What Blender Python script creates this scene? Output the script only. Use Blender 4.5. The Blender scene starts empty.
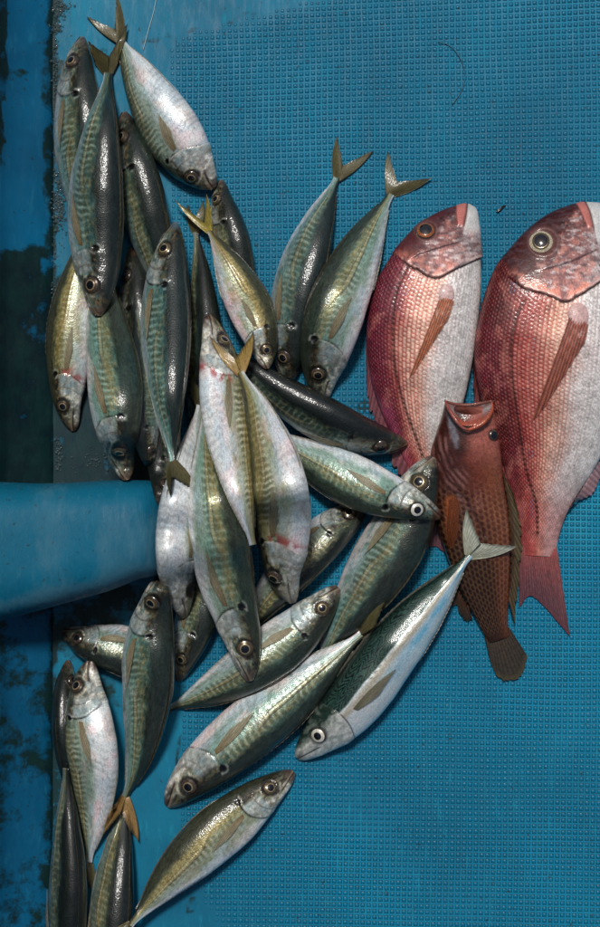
import bpy, math, random
import numpy as np
from mathutils import Vector
from mathutils.bvhtree import BVHTree

sc = bpy.context.scene
COL = sc.collection
R = math.radians
random.seed(7)

# ------------------------------------------------------------------ camera, sky, sun, exposure
H = 1.8                                   # camera height over the deck (metres)
cam_d = bpy.data.cameras.new('camera')
cam = bpy.data.objects.new('camera', cam_d)
COL.objects.link(cam)
cam.location = (0, 0, H)
cam.rotation_euler = (0, 0, 0)
cam_d.sensor_fit = 'VERTICAL'
cam_d.angle = 2 * math.atan(0.4635 / H)
cam_d.clip_start = 0.05
cam_d.clip_end = 60
sc.camera = cam

SUN_DIR = Vector((-0.09, 0.46, 1.0)).normalized()      # towards the sun
sun_d = bpy.data.lights.new('sun', 'SUN')
sun_d.energy = 2.6
sun_d.angle = R(8)
sun_d.color = (1.0, 0.97, 0.93)
sun = bpy.data.objects.new('sun', sun_d)
COL.objects.link(sun)
sun.rotation_euler = SUN_DIR.to_track_quat('Z', 'Y').to_euler()

w = bpy.data.worlds.new('World')
sc.world = w
w.use_nodes = True
nt = w.node_tree
nt.nodes.clear()
sky = nt.nodes.new('ShaderNodeTexSky')
sky.sky_type = 'NISHITA'
sky.sun_disc = False
sky.sun_elevation = math.asin(SUN_DIR.z)
sky.sun_rotation = math.atan2(SUN_DIR.x, SUN_DIR.y)
sky.dust_density = 4.0
sky.ozone_density = 0.6
sky.air_density = 0.7
bg = nt.nodes.new('ShaderNodeBackground')
bg.inputs['Strength'].default_value = 0.055
wo = nt.nodes.new('ShaderNodeOutputWorld')
nt.links.new(sky.outputs[0], bg.inputs[0])
nt.links.new(bg.outputs[0], wo.inputs[0])

sc.view_settings.view_transform = 'Standard'
sc.view_settings.look = 'None'
sc.view_settings.gamma = 1.0
sc.view_settings.use_curve_mapping = False
sc.view_settings.exposure = 0.0

# ------------------------------------------------------------------ small maths helpers
def ss(a, b, x):
    t = np.clip((np.asarray(x, float) - a) / (b - a), 0, 1)
    return t * t * (3 - 2 * t)

def _hash(ix, iy, seed):
    n = (ix.astype(np.int64) * 374761393 + iy.astype(np.int64) * 668265263 + seed * 1442695041) & 0xffffffff
    n = ((n ^ (n >> 13)) * 1274126177) & 0xffffffff
    return ((n ^ (n >> 16)) & 0xffff) / 65535.0

def vnoise(x, y, seed=0):
    x = np.asarray(x, float); y = np.asarray(y, float)
    x, y = np.broadcast_arrays(x, y)
    ix = np.floor(x); iy = np.floor(y)
    fx = x - ix; fy = y - iy
    fx = fx * fx * (3 - 2 * fx); fy = fy * fy * (3 - 2 * fy)
    a = _hash(ix, iy, seed); b = _hash(ix + 1, iy, seed)
    c = _hash(ix, iy + 1, seed); d = _hash(ix + 1, iy + 1, seed)
    return (a * (1 - fx) + b * fx) * (1 - fy) + (c * (1 - fx) + d * fx) * fy

def fbm(x, y, seed=0, o=3):
    s = 0; a = 0.5; t = 0
    for k in range(o):
        s = s + a * vnoise(x * 2 ** k, y * 2 ** k, seed + k * 17); t += a; a *= 0.55
    return s / t

def mixc(A, B, f):
    return A + (np.asarray(B, float) - A) * f[..., None]

def catmull(P, n):
    """resample a polyline (k,d) as Catmull-Rom, n points uniform in parameter"""
    P = np.asarray(P, float)
    Q = np.vstack([2 * P[0] - P[1], P, 2 * P[-1] - P[-2]])
    k = len(P) - 1
    t = np.linspace(0, k, n)
    i = np.minimum(t.astype(int), k - 1); f = (t - i)[:, None]
    p0, p1, p2, p3 = Q[i], Q[i + 1], Q[i + 2], Q[i + 3]
    return 0.5 * ((2 * p1) + (-p0 + p2) * f + (2 * p0 - 5 * p1 + 4 * p2 - p3) * f ** 2 + (-p0 + 3 * p1 - 3 * p2 + p3) * f ** 3)

def arcres(P, s):
    """resample dense polyline at normalised arc positions s"""
    d = np.r_[0, np.cumsum(np.linalg.norm(np.diff(P, axis=0), axis=1))]
    s = np.asarray(s) * d[-1]
    return np.stack([np.interp(s, d, P[:, k]) for k in range(P.shape[1])], 1), d[-1]

def pdist(X, Y, poly):
    """distance to a polyline, and signed side (cross product sign of nearest segment)"""
    best = np.full(X.shape, 1e9); side = np.zeros(X.shape)
    poly = np.asarray(poly, float)
    if len(poly) > 3: poly = catmull(poly, len(poly) * 3)
    for a, b in zip(poly[:-1], poly[1:]):
        ab = b - a; l2 = ab @ ab
        t = np.clip(((X - a[0]) * ab[0] + (Y - a[1]) * ab[1]) / l2, 0, 1)
        dx = X - a[0] - t * ab[0]; dy = Y - a[1] - t * ab[1]
        d = np.hypot(dx, dy)
        cr = ab[0] * (Y - a[1]) - ab[1] * (X - a[0])
        m = d < best
        best = np.where(m, d, best); side = np.where(m, np.sign(cr), side)
    return best, side

# picture position (at 1 px = 1 mm on the deck) + height -> the place in the scene
def PX(px, py, z):
    f = (H - z) / H
    return np.stack([(np.asarray(px) - 300) / 1000 * f, (463.5 - np.asarray(py)) / 1000 * f, np.asarray(z) + 0 * np.asarray(px)], -1)

# height of what already lies there, 1 mm cells
HMX, HMY = 200, 200
hm = np.zeros((927 + 2 * HMY, 600 + 2 * HMX))
def hm_idx(x, y):
    ix = np.clip(np.round(x * 1000 + 300 + HMX).astype(int), 0, hm.shape[1] - 1)
    iy = np.clip(np.round(463.5 - y * 1000 + HMY).astype(int), 0, hm.shape[0] - 1)
    return iy, ix
def hm_get(x, y):
    return hm[hm_idx(np.asarray(x), np.asarray(y))]
def hm_splat(V):
    V = V.reshape(-1, 3)
    iy, ix = hm_idx(V[:, 0], V[:, 1])
    for dy in (-1, 0, 1):
        for dx in (-1, 0, 1):
            np.maximum.at(hm, (np.clip(iy + dy, 0, hm.shape[0] - 1), np.clip(ix + dx, 0, hm.shape[1] - 1)), V[:, 2])

# ------------------------------------------------------------------ mesh and object helpers
def grid_mesh(name, V, col=None, metal=None, uv=None, closed=False, caps=False, thick=0.0):
    """V (n,m,3) grid -> one mesh; colours and metal value per point; closed joins the last column to the first"""
    n, m = V.shape[:2]
    i, j = np.meshgrid(np.arange(n - 1), np.arange(m if closed else m - 1), indexing='ij')
    j2 = (j + 1) % m
    F = np.stack([i * m + j, i * m + j2, (i + 1) * m + j2, (i + 1) * m + j], -1).reshape(-1, 4)
    verts = V.reshape(-1, 3)
    polys = [F]
    tri = None
    cols = None if col is None else col.reshape(-1, 3)
    mets = None if metal is None else metal.reshape(-1)
    uvs = None if uv is None else uv.reshape(-1, 2)
    if caps:
        c0 = V[0].mean(0); c1 = V[-1].mean(0)
        verts = np.vstack([verts, c0, c1])
        a = np.arange(m); b = (a + 1) % m
        tri = np.vstack([np.stack([a * 0 + n * m, b, a], 1), np.stack([a * 0 + n * m + 1, (n - 1) * m + a, (n - 1) * m + b], 1)])
        if cols is not None: cols = np.vstack([cols, col[0].mean(0), col[-1].mean(0)])
        if mets is not None: mets = np.r_[mets, metal[0].mean(), metal[-1].mean()]
        if uvs is not None: uvs = np.vstack([uvs, uv[0].mean(0), uv[-1].mean(0)])
    me = bpy.data.meshes.new(name)
    nq = len(F); ntri = 0 if tri is None else len(tri)
    loops = F.reshape(-1) if tri is None else np.r_[F.reshape(-1), tri.reshape(-1)]
    me.vertices.add(len(verts)); me.vertices.foreach_set('co', verts.astype(np.float32).ravel())
    me.loops.add(len(loops)); me.loops.foreach_set('vertex_index', loops.astype(np.int32))
    me.polygons.add(nq + ntri)
    st = np.r_[np.arange(nq) * 4, nq * 4 + np.arange(ntri) * 3]
    me.polygons.foreach_set('loop_start', st.astype(np.int32))
    me.update(calc_edges=True)
    me.polygons.foreach_set('use_smooth', np.ones(nq + ntri, bool))
    if cols is not None:
        at = me.attributes.new('Col', 'FLOAT_COLOR', 'POINT')
        at.data.foreach_set('color', np.c_[np.clip(cols, 0.002, 1), np.ones(len(cols))].astype(np.float32).ravel())
    if mets is not None:
        at = me.attributes.new('metal', 'FLOAT', 'POINT')
        at.data.foreach_set('value', mets.astype(np.float32))
    if uvs is not None:
        ul = me.uv_layers.new(name='UVMap')
        ul.data.foreach_set('uv', uvs[loops].astype(np.float32).ravel())
    return me

def raw_mesh(name, verts, faces, smooth=False):
    me = bpy.data.meshes.new(name)
    me.from_pydata([tuple(v) for v in verts], [], [tuple(f) for f in faces])
    me.update()
    if smooth: me.polygons.foreach_set('use_smooth', np.ones(len(me.polygons), bool))
    return me

def link(name, me, mat, parent=None):
    o = bpy.data.objects.new(name, me)
    COL.objects.link(o)
    if mat is not None and len(me.materials) == 0: me.materials.append(mat)
    if parent is not None: o.parent = parent
    return o

def empty(name, loc, label, cat, group=None):
    o = bpy.data.objects.new(name, None)
    o.empty_display_size = 0.03
    COL.objects.link(o)
    o.location = loc
    o['label'] = label; o['category'] = cat
    if group: o['group'] = group
    return o

# ------------------------------------------------------------------ materials
def new_mat(name):
    m = bpy.data.materials.new(name); m.use_nodes = True
    nt = m.node_tree
    return m, nt, nt.nodes['Principled BSDF']

def N(nt, t, **kw):
    n = nt.nodes.new(t)
    for k, v in kw.items(): setattr(n, k, v)
    return n

def fish_material(name, scale_mm=1.3, bump=0.25, rough=0.3, coat=0.6, coat_rough=0.1, spark=0.25, dist=0.0006):
    m, nt, b = new_mat(name)
    L = nt.links.new
    a = N(nt, 'ShaderNodeAttribute', attribute_name='Col')
    me = N(nt, 'ShaderNodeAttribute', attribute_name='metal')
    uv = N(nt, 'ShaderNodeUVMap', uv_map='UVMap')
    vo = N(nt, 'ShaderNodeTexVoronoi'); vo.inputs['Scale'].default_value = 100 / scale_mm
    L(uv.outputs[0], vo.inputs['Vector'])
    no = N(nt, 'ShaderNodeTexNoise'); no.inputs['Scale'].default_value = 55; no.inputs['Detail'].default_value = 5
    L(uv.outputs[0], no.inputs['Vector'])
    # colour grain per scale
    hsv = N(nt, 'ShaderNodeMapRange'); hsv.inputs['To Min'].default_value = 1 - spark; hsv.inputs['To Max'].default_value = 1 + spark
    L(vo.outputs['Color'], hsv.inputs['Value'])
    mr2 = N(nt, 'ShaderNodeMapRange'); mr2.inputs['From Min'].default_value = .3; mr2.inputs['From Max'].default_value = .7
    mr2.inputs['To Min'].default_value = .8; mr2.inputs['To Max'].default_value = 1.2
    L(no.outputs[0], mr2.inputs['Value'])
    mu = N(nt, 'ShaderNodeMath', operation='MULTIPLY'); L(hsv.outputs[0], mu.inputs[0]); L(mr2.outputs[0], mu.inputs[1])
    vm = N(nt, 'ShaderNodeVectorMath', operation='SCALE'); L(a.outputs['Color'], vm.inputs[0]); L(mu.outputs[0], vm.inputs['Scale'])
    L(vm.outputs[0], b.inputs['Base Color'])
    L(me.outputs['Fac'], b.inputs['Metallic'])
    rr = N(nt, 'ShaderNodeMapRange'); rr.inputs['To Min'].default_value = rough - .08; rr.inputs['To Max'].default_value = rough + .16
    L(no.outputs[0], rr.inputs['Value']); L(rr.outputs[0], b.inputs['Roughness'])
    bp = N(nt, 'ShaderNodeBump'); bp.inputs['Strength'].default_value = bump; bp.inputs['Distance'].default_value = dist
    ad = N(nt, 'ShaderNodeMath', operation='ADD'); L(vo.outputs['Distance'], ad.inputs[0]); L(no.outputs[0], ad.inputs[1])
    L(ad.outputs[0], bp.inputs['Height']); L(bp.outputs[0], b.inputs['Normal']); L(bp.outputs[0], b.inputs['Coat Normal'])
    b.inputs['Coat Weight'].default_value = coat; b.inputs['Coat Roughness'].default_value = coat_rough
    b.inputs['IOR'].default_value = 1.45; b.inputs['Specular IOR Level'].default_value = .3
    return m

M_AJI = fish_material('horse_mackerel_skin', 1.2, .26, .36, .85, .105, .12)
M_SABA = fish_material('mackerel_skin', 1.0, .18, .30, .85, .10, .10)
M_BREAM = fish_material('sea_bream_skin', 2.0, .15, .42, .28, .12, .14)
M_GROUP = fish_material('grouper_skin', 1.6, .2, .38, .8, .08, .18)
M_FIN = fish_material('fin_membrane', 2.0, .15, .42, .3, .14, .12)

M_FINT = fish_material('fin_membrane_clear', 2.0, .12, .45, .15, .18, .12)
M_FINT.node_tree.nodes['Principled BSDF'].inputs['Alpha'].default_value = .55
def gloss_mat(name, rgb, rough=.12, metal=0.0, coat=1.0, noise=0.0):
    m, nt, b = new_mat(name)
    b.inputs['Roughness'].default_value = rough; b.inputs['Metallic'].default_value = metal
    b.inputs['Coat Weight'].default_value = coat; b.inputs['Coat Roughness'].default_value = .03
    no = N(nt, 'ShaderNodeTexNoise'); no.inputs['Scale'].default_value = 900; no.inputs['Detail'].default_value = 3
    tc = N(nt, 'ShaderNodeTexCoord'); nt.links.new(tc.outputs['Object'], no.inputs['Vector'])
    rp = N(nt, 'ShaderNodeValToRGB')
    rp.color_ramp.elements[0].position = .35; rp.color_ramp.elements[1].position = .65
    rp.color_ramp.elements[0].color = tuple(c * (1 - noise) for c in rgb) + (1,)
    rp.color_ramp.elements[1].color = tuple(min(1, c * (1 + noise)) for c in rgb) + (1,)
    nt.links.new(no.outputs[0], rp.inputs[0]); nt.links.new(rp.outputs[0], b.inputs['Base Color'])
    return m
M_PUPIL = gloss_mat('eye_pupil', (.006, .007, .010), .1)
M_IRIS_GOLD = gloss_mat('eye_iris_gold', (.12, .09, .05), .25, .5, .6, .5)
M_IRIS_PALE = gloss_mat('eye_iris_pale', (.72, .70, .60), .3, .3, .6, .2)
M_IRIS_CREAM = gloss_mat('eye_iris_cream', (.60, .52, .36), .3, .3, .6, .4)
M_IRIS_BROWN = gloss_mat('eye_iris_brown', (.075, .052, .038), .25, .3, .6, .5)
M_IRIS_ORANGE = gloss_mat('eye_iris_orange', (.34, .11, .04), .25, .3, .7, .5)
M_RIM = gloss_mat('eye_rim_dark', (.035, .03, .025), .3, .0, .8, .4)
M_RIM_PINK = gloss_mat('eye_rim_pink', (.22, .10, .09), .35, .0, .6, .4)
M_INNER = gloss_mat('eye_inner_ring', (.36, .29, .17), .25, .5, .6, .2)

def blue_paint(name, base, dark, pale, rough=.35, scale=6.0, algae_shade=0.0, algae_fn=None, bump=.25, coat=.2):
    """weathered blue fibreglass: uneven tint, scratches, specks of dirt, optional green-black growth and painted shade"""
    m, nt, b = new_mat(name)
    L = nt.links.new
    tc = N(nt, 'ShaderNodeTexCoord')
    n1 = N(nt, 'ShaderNodeTexNoise'); n1.inputs['Scale'].default_value = scale; n1.inputs['Detail'].default_value = 8; n1.inputs['Roughness'].default_value = .6
    L(tc.outputs['Object'], n1.inputs['Vector'])
    r1 = N(nt, 'ShaderNodeValToRGB'); e = r1.color_ramp.elements
    e[0].position = .30; e[0].color = (*dark, 1); e[1].position = .62; e[1].color = (*base, 1)
    e2 = r1.color_ramp.elements.new(.78); e2.color = (*pale, 1)
    L(n1.outputs[0], r1.inputs[0])
    # scuffs: stretched noise
    mp = N(nt, 'ShaderNodeMapping'); mp.inputs['Scale'].default_value = (90, 22, 40); mp.inputs['Rotation'].default_value = (0, 0, .35)
    L(tc.outputs['Object'], mp.inputs[0])
    n2 = N(nt, 'ShaderNodeTexNoise'); n2.inputs['Scale'].default_value = 1.5; n2.inputs['Detail'].default_value = 6; n2.inputs['Roughness'].default_value = .7
    L(mp.outputs[0], n2.inputs['Vector'])
    m2 = N(nt, 'ShaderNodeMapRange'); m2.inputs['From Min'].default_value = .56; m2.inputs['From Max'].default_value = .72; m2.inputs['To Max'].default_value = .55
    L(n2.outputs[0], m2.inputs['Value'])
    mx = N(nt, 'ShaderNodeMix', data_type='RGBA'); L(m2.outputs[0], mx.inputs['Factor']); L(r1.outputs[0], mx.inputs[6]); mx.inputs[7].default_value = (*pale, 1)
    # dirt specks
    v = N(nt, 'ShaderNodeTexNoise'); v.inputs['Scale'].default_value = 190; v.inputs['Detail'].default_value = 4
    L(tc.outputs['Object'], v.inputs['Vector'])
    m3 = N(nt, 'ShaderNodeMapRange'); m3.inputs['From Min'].default_value = .665; m3.inputs['From Max'].default_value = .70; m3.inputs['To Max'].default_value = .75
    L(v.outputs[0], m3.inputs['Value'])
    mx2 = N(nt, 'ShaderNodeMix', data_type='RGBA'); L(m3.outputs[0], mx2.inputs['Factor']); L(mx.outputs[2], mx2.inputs[6]); mx2.inputs[7].default_value = (.02, .028, .025, 1)
    out = mx2.outputs[2]
    if algae_shade > 0:
        a = N(nt, 'ShaderNodeAttribute', attribute_name='algae_shade')
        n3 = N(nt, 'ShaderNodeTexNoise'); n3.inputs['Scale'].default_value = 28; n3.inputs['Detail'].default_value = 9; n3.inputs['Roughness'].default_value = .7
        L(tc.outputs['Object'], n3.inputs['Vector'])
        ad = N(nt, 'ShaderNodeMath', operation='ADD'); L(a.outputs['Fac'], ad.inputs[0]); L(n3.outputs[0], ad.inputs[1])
        m4 = N(nt, 'ShaderNodeMapRange'); m4.inputs['From Min'].default_value = .90; m4.inputs['From Max'].default_value = 1.02; m4.inputs['To Max'].default_value = algae_shade
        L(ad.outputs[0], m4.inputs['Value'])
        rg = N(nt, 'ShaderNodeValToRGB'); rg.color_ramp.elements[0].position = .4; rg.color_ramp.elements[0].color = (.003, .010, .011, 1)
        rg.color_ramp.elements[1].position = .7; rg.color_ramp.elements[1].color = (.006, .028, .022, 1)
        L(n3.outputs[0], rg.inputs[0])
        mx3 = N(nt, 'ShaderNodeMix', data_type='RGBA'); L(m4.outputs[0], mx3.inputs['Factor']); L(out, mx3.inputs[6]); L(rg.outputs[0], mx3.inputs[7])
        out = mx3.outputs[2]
    L(out, b.inputs['Base Color'])
    rr = N(nt, 'ShaderNodeMapRange'); rr.inputs['From Min'].default_value = .35; rr.inputs['From Max'].default_value = .65
    rr.inputs['To Min'].default_value = rough - .12; rr.inputs['To Max'].default_value = rough + .2
    L(n2.outputs[0], rr.inputs['Value']); L(rr.outputs[0], b.inputs['Roughness'])
    bp = N(nt, 'ShaderNodeBump'); bp.inputs['Strength'].default_value = bump; bp.inputs['Distance'].default_value = .002
    ad2 = N(nt, 'ShaderNodeMath', operation='ADD'); L(n2.outputs[0], ad2.inputs[0]); L(n1.outputs[0], ad2.inputs[1])
    L(ad2.outputs[0], bp.inputs['Height']); L(bp.outputs[0], b.inputs['Normal'])
    b.inputs['Coat Weight'].default_value = coat; b.inputs['Coat Roughness'].default_value = .12
    b.inputs['Specular IOR Level'].default_value = .18
    return m

BLUE = (.002, .190, .320); BLUE_D = (.002, .100, .180); BLUE_P = (.015, .290, .410)
M_DECK = blue_paint('deck_paint', BLUE, BLUE_D, BLUE_P, .50, 5.0, algae_shade=.93, coat=.05)
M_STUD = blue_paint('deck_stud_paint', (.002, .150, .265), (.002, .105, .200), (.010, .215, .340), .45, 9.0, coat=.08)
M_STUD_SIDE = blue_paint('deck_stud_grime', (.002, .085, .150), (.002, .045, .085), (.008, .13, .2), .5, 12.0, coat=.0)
M_WALL = blue_paint('bulwark_paint', (.002, .120, .250), (.002, .065, .140), (.010, .18, .30), .5, 7.0, algae_shade=.96, coat=.05)
M_BEAM = blue_paint('beam_paint', (.003, .120, .205), (.002, .080, .145), (.04, .17, .25), .50, 9.0, coat=.0, bump=.7)

def add_float(me, name, vals):
    at = me.attributes.new(name, 'FLOAT', 'POINT'); at.data.foreach_set('value', np.asarray(vals, np.float32).ravel())
def add_pale(m, rgb):
    """paler patches where the attribute 'wear' says so, broken up by streaky noise"""
    nt = m.node_tree; b = nt.nodes['Principled BSDF']; src = b.inputs['Base Color'].links[0].from_socket
    a = N(nt, 'ShaderNodeAttribute', attribute_name='pale_patch'); tc = N(nt, 'ShaderNodeTexCoord')
    mp = N(nt, 'ShaderNodeMapping'); mp.inputs['Scale'].default_value = (160, 45, 60); nt.links.new(tc.outputs['Object'], mp.inputs[0])
    n = N(nt, 'ShaderNodeTexNoise'); n.inputs['Scale'].default_value = 1.0; n.inputs['Detail'].default_value = 7; n.inputs['Roughness'].default_value = .65
    nt.links.new(mp.outputs[0], n.inputs['Vector'])
    ad = N(nt, 'ShaderNodeMath', operation='ADD'); nt.links.new(a.outputs['Fac'], ad.inputs[0]); nt.links.new(n.outputs[0], ad.inputs[1])
    mr = N(nt, 'ShaderNodeMapRange'); mr.inputs['From Min'].default_value = .62; mr.inputs['From Max'].default_value = 1.1; mr.inputs['To Max'].default_value = .8
    nt.links.new(ad.outputs[0], mr.inputs['Value'])
    mx = N(nt, 'ShaderNodeMix', data_type='RGBA'); nt.links.new(mr.outputs[0], mx.inputs['Factor']); nt.links.new(src, mx.inputs[6]); mx.inputs[7].default_value = (*rgb, 1)
    nt.links.new(mx.outputs[2], b.inputs['Base Color'])
add_pale(M_BEAM, (.045, .150, .215))  # paler grey-blue patches on the beam
# ------------------------------------------------------------------ the setting

def algae_shade_map(px, py):  # algal growth, stains and dirt, plus shade painted on as dark tint
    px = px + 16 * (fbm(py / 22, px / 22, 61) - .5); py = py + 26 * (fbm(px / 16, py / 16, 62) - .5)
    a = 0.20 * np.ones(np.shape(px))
    a = np.maximum(a, .43 * (1 - ss(90, 190, px)) * ss(480, 560, py))  # shade of the lower left side, put into the colour
    a = np.maximum(a, .60 * (1 - ss(130, 175, px)) * ss(230, 300, py) * (1 - ss(500, 510, py)))  # growth, plus painted shade in the gaps of the left pile
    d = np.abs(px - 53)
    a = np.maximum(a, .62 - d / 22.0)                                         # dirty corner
    a = np.maximum(a, .62 * ss(215, 270, py) * (1 - ss(470, 500, py)) * (1 - ss(40, 48, px)))  # algal field over the beam
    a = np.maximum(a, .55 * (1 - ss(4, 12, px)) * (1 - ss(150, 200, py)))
    a = np.maximum(a, .60 * ss(400, 430, py) * (1 - ss(482, 486, py)) * (px > 55) * (1 - ss(160, 175, px)))  # growth and painted gap shade on the deck above the beam
    a = np.maximum(a, .50 * ss(575, 590, py) * (1 - ss(640, 660, py)) * ss(55, 60, px) * (1 - ss(140, 170, px)))  # the beam's shadow on the deck, painted in
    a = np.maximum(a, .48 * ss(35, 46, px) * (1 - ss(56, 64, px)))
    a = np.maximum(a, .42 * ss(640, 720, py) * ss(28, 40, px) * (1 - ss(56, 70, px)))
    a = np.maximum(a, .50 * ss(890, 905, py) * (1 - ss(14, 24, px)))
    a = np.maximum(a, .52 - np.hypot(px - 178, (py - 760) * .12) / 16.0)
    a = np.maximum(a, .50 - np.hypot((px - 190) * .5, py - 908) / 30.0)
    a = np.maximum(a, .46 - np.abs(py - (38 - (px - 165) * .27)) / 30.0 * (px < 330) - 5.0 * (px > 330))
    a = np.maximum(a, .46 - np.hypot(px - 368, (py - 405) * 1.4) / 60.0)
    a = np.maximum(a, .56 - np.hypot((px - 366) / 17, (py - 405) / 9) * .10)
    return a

# deck sheet
nx, ny = 180, 240
gx = np.r_[np.linspace(40, 700, nx), np.linspace(760, 3000, 12)]
gy = np.r_[np.linspace(-2200, -160, 12), np.linspace(-100, 1030, ny), np.linspace(1100, 3000, 12)]
X, Y = np.meshgrid(gx, gy)
V = np.stack([(X - 300) / 1000, (463.5 - Y) / 1000, 0 * X], -1)
V = V[:, ::-1]                                                                # normals up
me = grid_mesh('deck', V)
add_float(me, 'algae_shade', algae_shade_map(X, Y)[:, ::-1])
deck = link('deck', me, M_DECK); deck['kind'] = 'structure'

# embossed studs: truncated pyramids on a slightly warped lattice, one joined part
def studs():
    P = 5.86
    i, j = np.meshgrid(np.arange(-4, 150), np.arange(-25, 185), indexing='ij')
    x = 171 + i * P; y = 8 + j * P
    tilt = np.where(y < 450, -.055 * (1 - y / 450), .022 * (y - 450) / 450)
    yy = y + (x - 330) * tilt
    xx = x + 3.0 * np.sin(y / 260.0) + (vnoise(x / 60, y / 60, 3) - .5) * 1.6
    yy = yy + (vnoise(x / 70, y / 70, 9) - .5) * 2.0
    left = 168 + 12 * ss(600, 720, yy) + .6 * np.clip(yy - 860, 0, 200) + 2.5 * (vnoise(yy / 9, 0 * yy, 2) - .5)
    top = 40 - (xx - 165) * .27
    bord = np.minimum(np.minimum(xx - left, (yy - top)), 40)
    keep = (xx > left) & (yy > top) & (xx < 980) & ((xx - left) + (yy - top) > 14)
    x = xx[keep]; y = yy[keep]; bord = bord[keep]; k = len(x)
    rb = 2.15 + .25 * vnoise(x / 14, y / 14, 5); rt = rb - .80
    hh = .95 - .5 * ss(.62, .85, fbm(x / 90, y / 90, 12)) - .2 * vnoise(x / 3, y / 3, 8)
    hh = hh * (.18 + .82 * ss(0, 26, bord + 10 * vnoise(x / 20, y / 20, 44))); rb = rb * (.75 + .25 * ss(0, 14, bord)); rt = rb - .80
    ang = (vnoise(x / 30, y / 30, 4) - .5) * .25 - .03
    cs, sn = np.cos(ang), np.sin(ang)
    verts = np.zeros((k, 8, 3))
    for q, (a, b) in enumerate([(-1, -1), (1, -1), (1, 1), (-1, 1)]):
        for lay, (r_, z_) in enumerate([(rb, -.0002 + 0 * hh), (rt, hh / 1000)]):
            dx = r_ * (a * cs - b * sn); dy = r_ * (a * sn + b * cs)
            verts[:, lay * 4 + q] = np.stack([(x + dx - 300) / 1000, (463.5 - y + dy) / 1000, z_], -1)
    base = (np.arange(k) * 8)[:, None]
    quads = [[4, 5, 6, 7], [0, 1, 5, 4], [1, 2, 6, 5], [2, 3, 7, 6], [3, 0, 4, 7]]
    F = np.concatenate([base + np.array(qd)[None] for qd in quads], 0)
    mi = np.r_[np.zeros(k), np.ones(4 * k)].astype(np.int32)
    me = bpy.data.meshes.new('raised_stud')
    me.vertices.add(k * 8); me.vertices.foreach_set('co', verts.astype(np.float32).ravel())
    me.loops.add(len(F) * 4); me.loops.foreach_set('vertex_index', F.astype(np.int32).ravel())
    me.polygons.add(len(F)); me.polygons.foreach_set('loop_start', (np.arange(len(F)) * 4).astype(np.int32))
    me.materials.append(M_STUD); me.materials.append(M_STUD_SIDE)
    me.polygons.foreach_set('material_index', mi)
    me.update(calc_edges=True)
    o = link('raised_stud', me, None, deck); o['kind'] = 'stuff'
studs()

# bulwark on the left: rises from the deck corner at x = 52, leaning outwards
wx = np.r_[np.linspace(0, .5, 40), np.linspace(.55, 1, 10)]
prof_x = np.interp(wx, [0, .04, .12, .5, 1.0], [55, 50, 12, -12, -26])
prof_z = np.interp(wx, [0, .04, .12, .5, 1.0], [-.002, .004, .030, .052, .36])
gyy = np.r_[np.linspace(-2000, -160, 8), np.linspace(-100, 1030, 220), np.linspace(1100, 2800, 8)]
Xw, Yw = np.meshgrid(prof_x, gyy); Zw = np.meshgrid(prof_z, gyy)[0]
Xw = Xw + 3 * (fbm(Xw / 60, Yw / 60, 31) - .5)
V = np.stack([(Xw - 300) / 1000, (463.5 - Yw) / 1000, Zw], -1)
pxv = (V[..., 0] * H / (H - Zw)) * 1000 + 300; pyv = 463.5 - (V[..., 1] * H / (H - Zw)) * 1000
me = grid_mesh('bulwark', V[:, ::-1])
add_float(me, 'algae_shade', algae_shade_map(pxv, pyv)[:, ::-1])
bulwark = link('bulwark', me, M_WALL)
bulwark['label'] = 'sloping blue painted boat side with green algal growth along the left edge'
bulwark['category'] = 'boat side'

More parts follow.
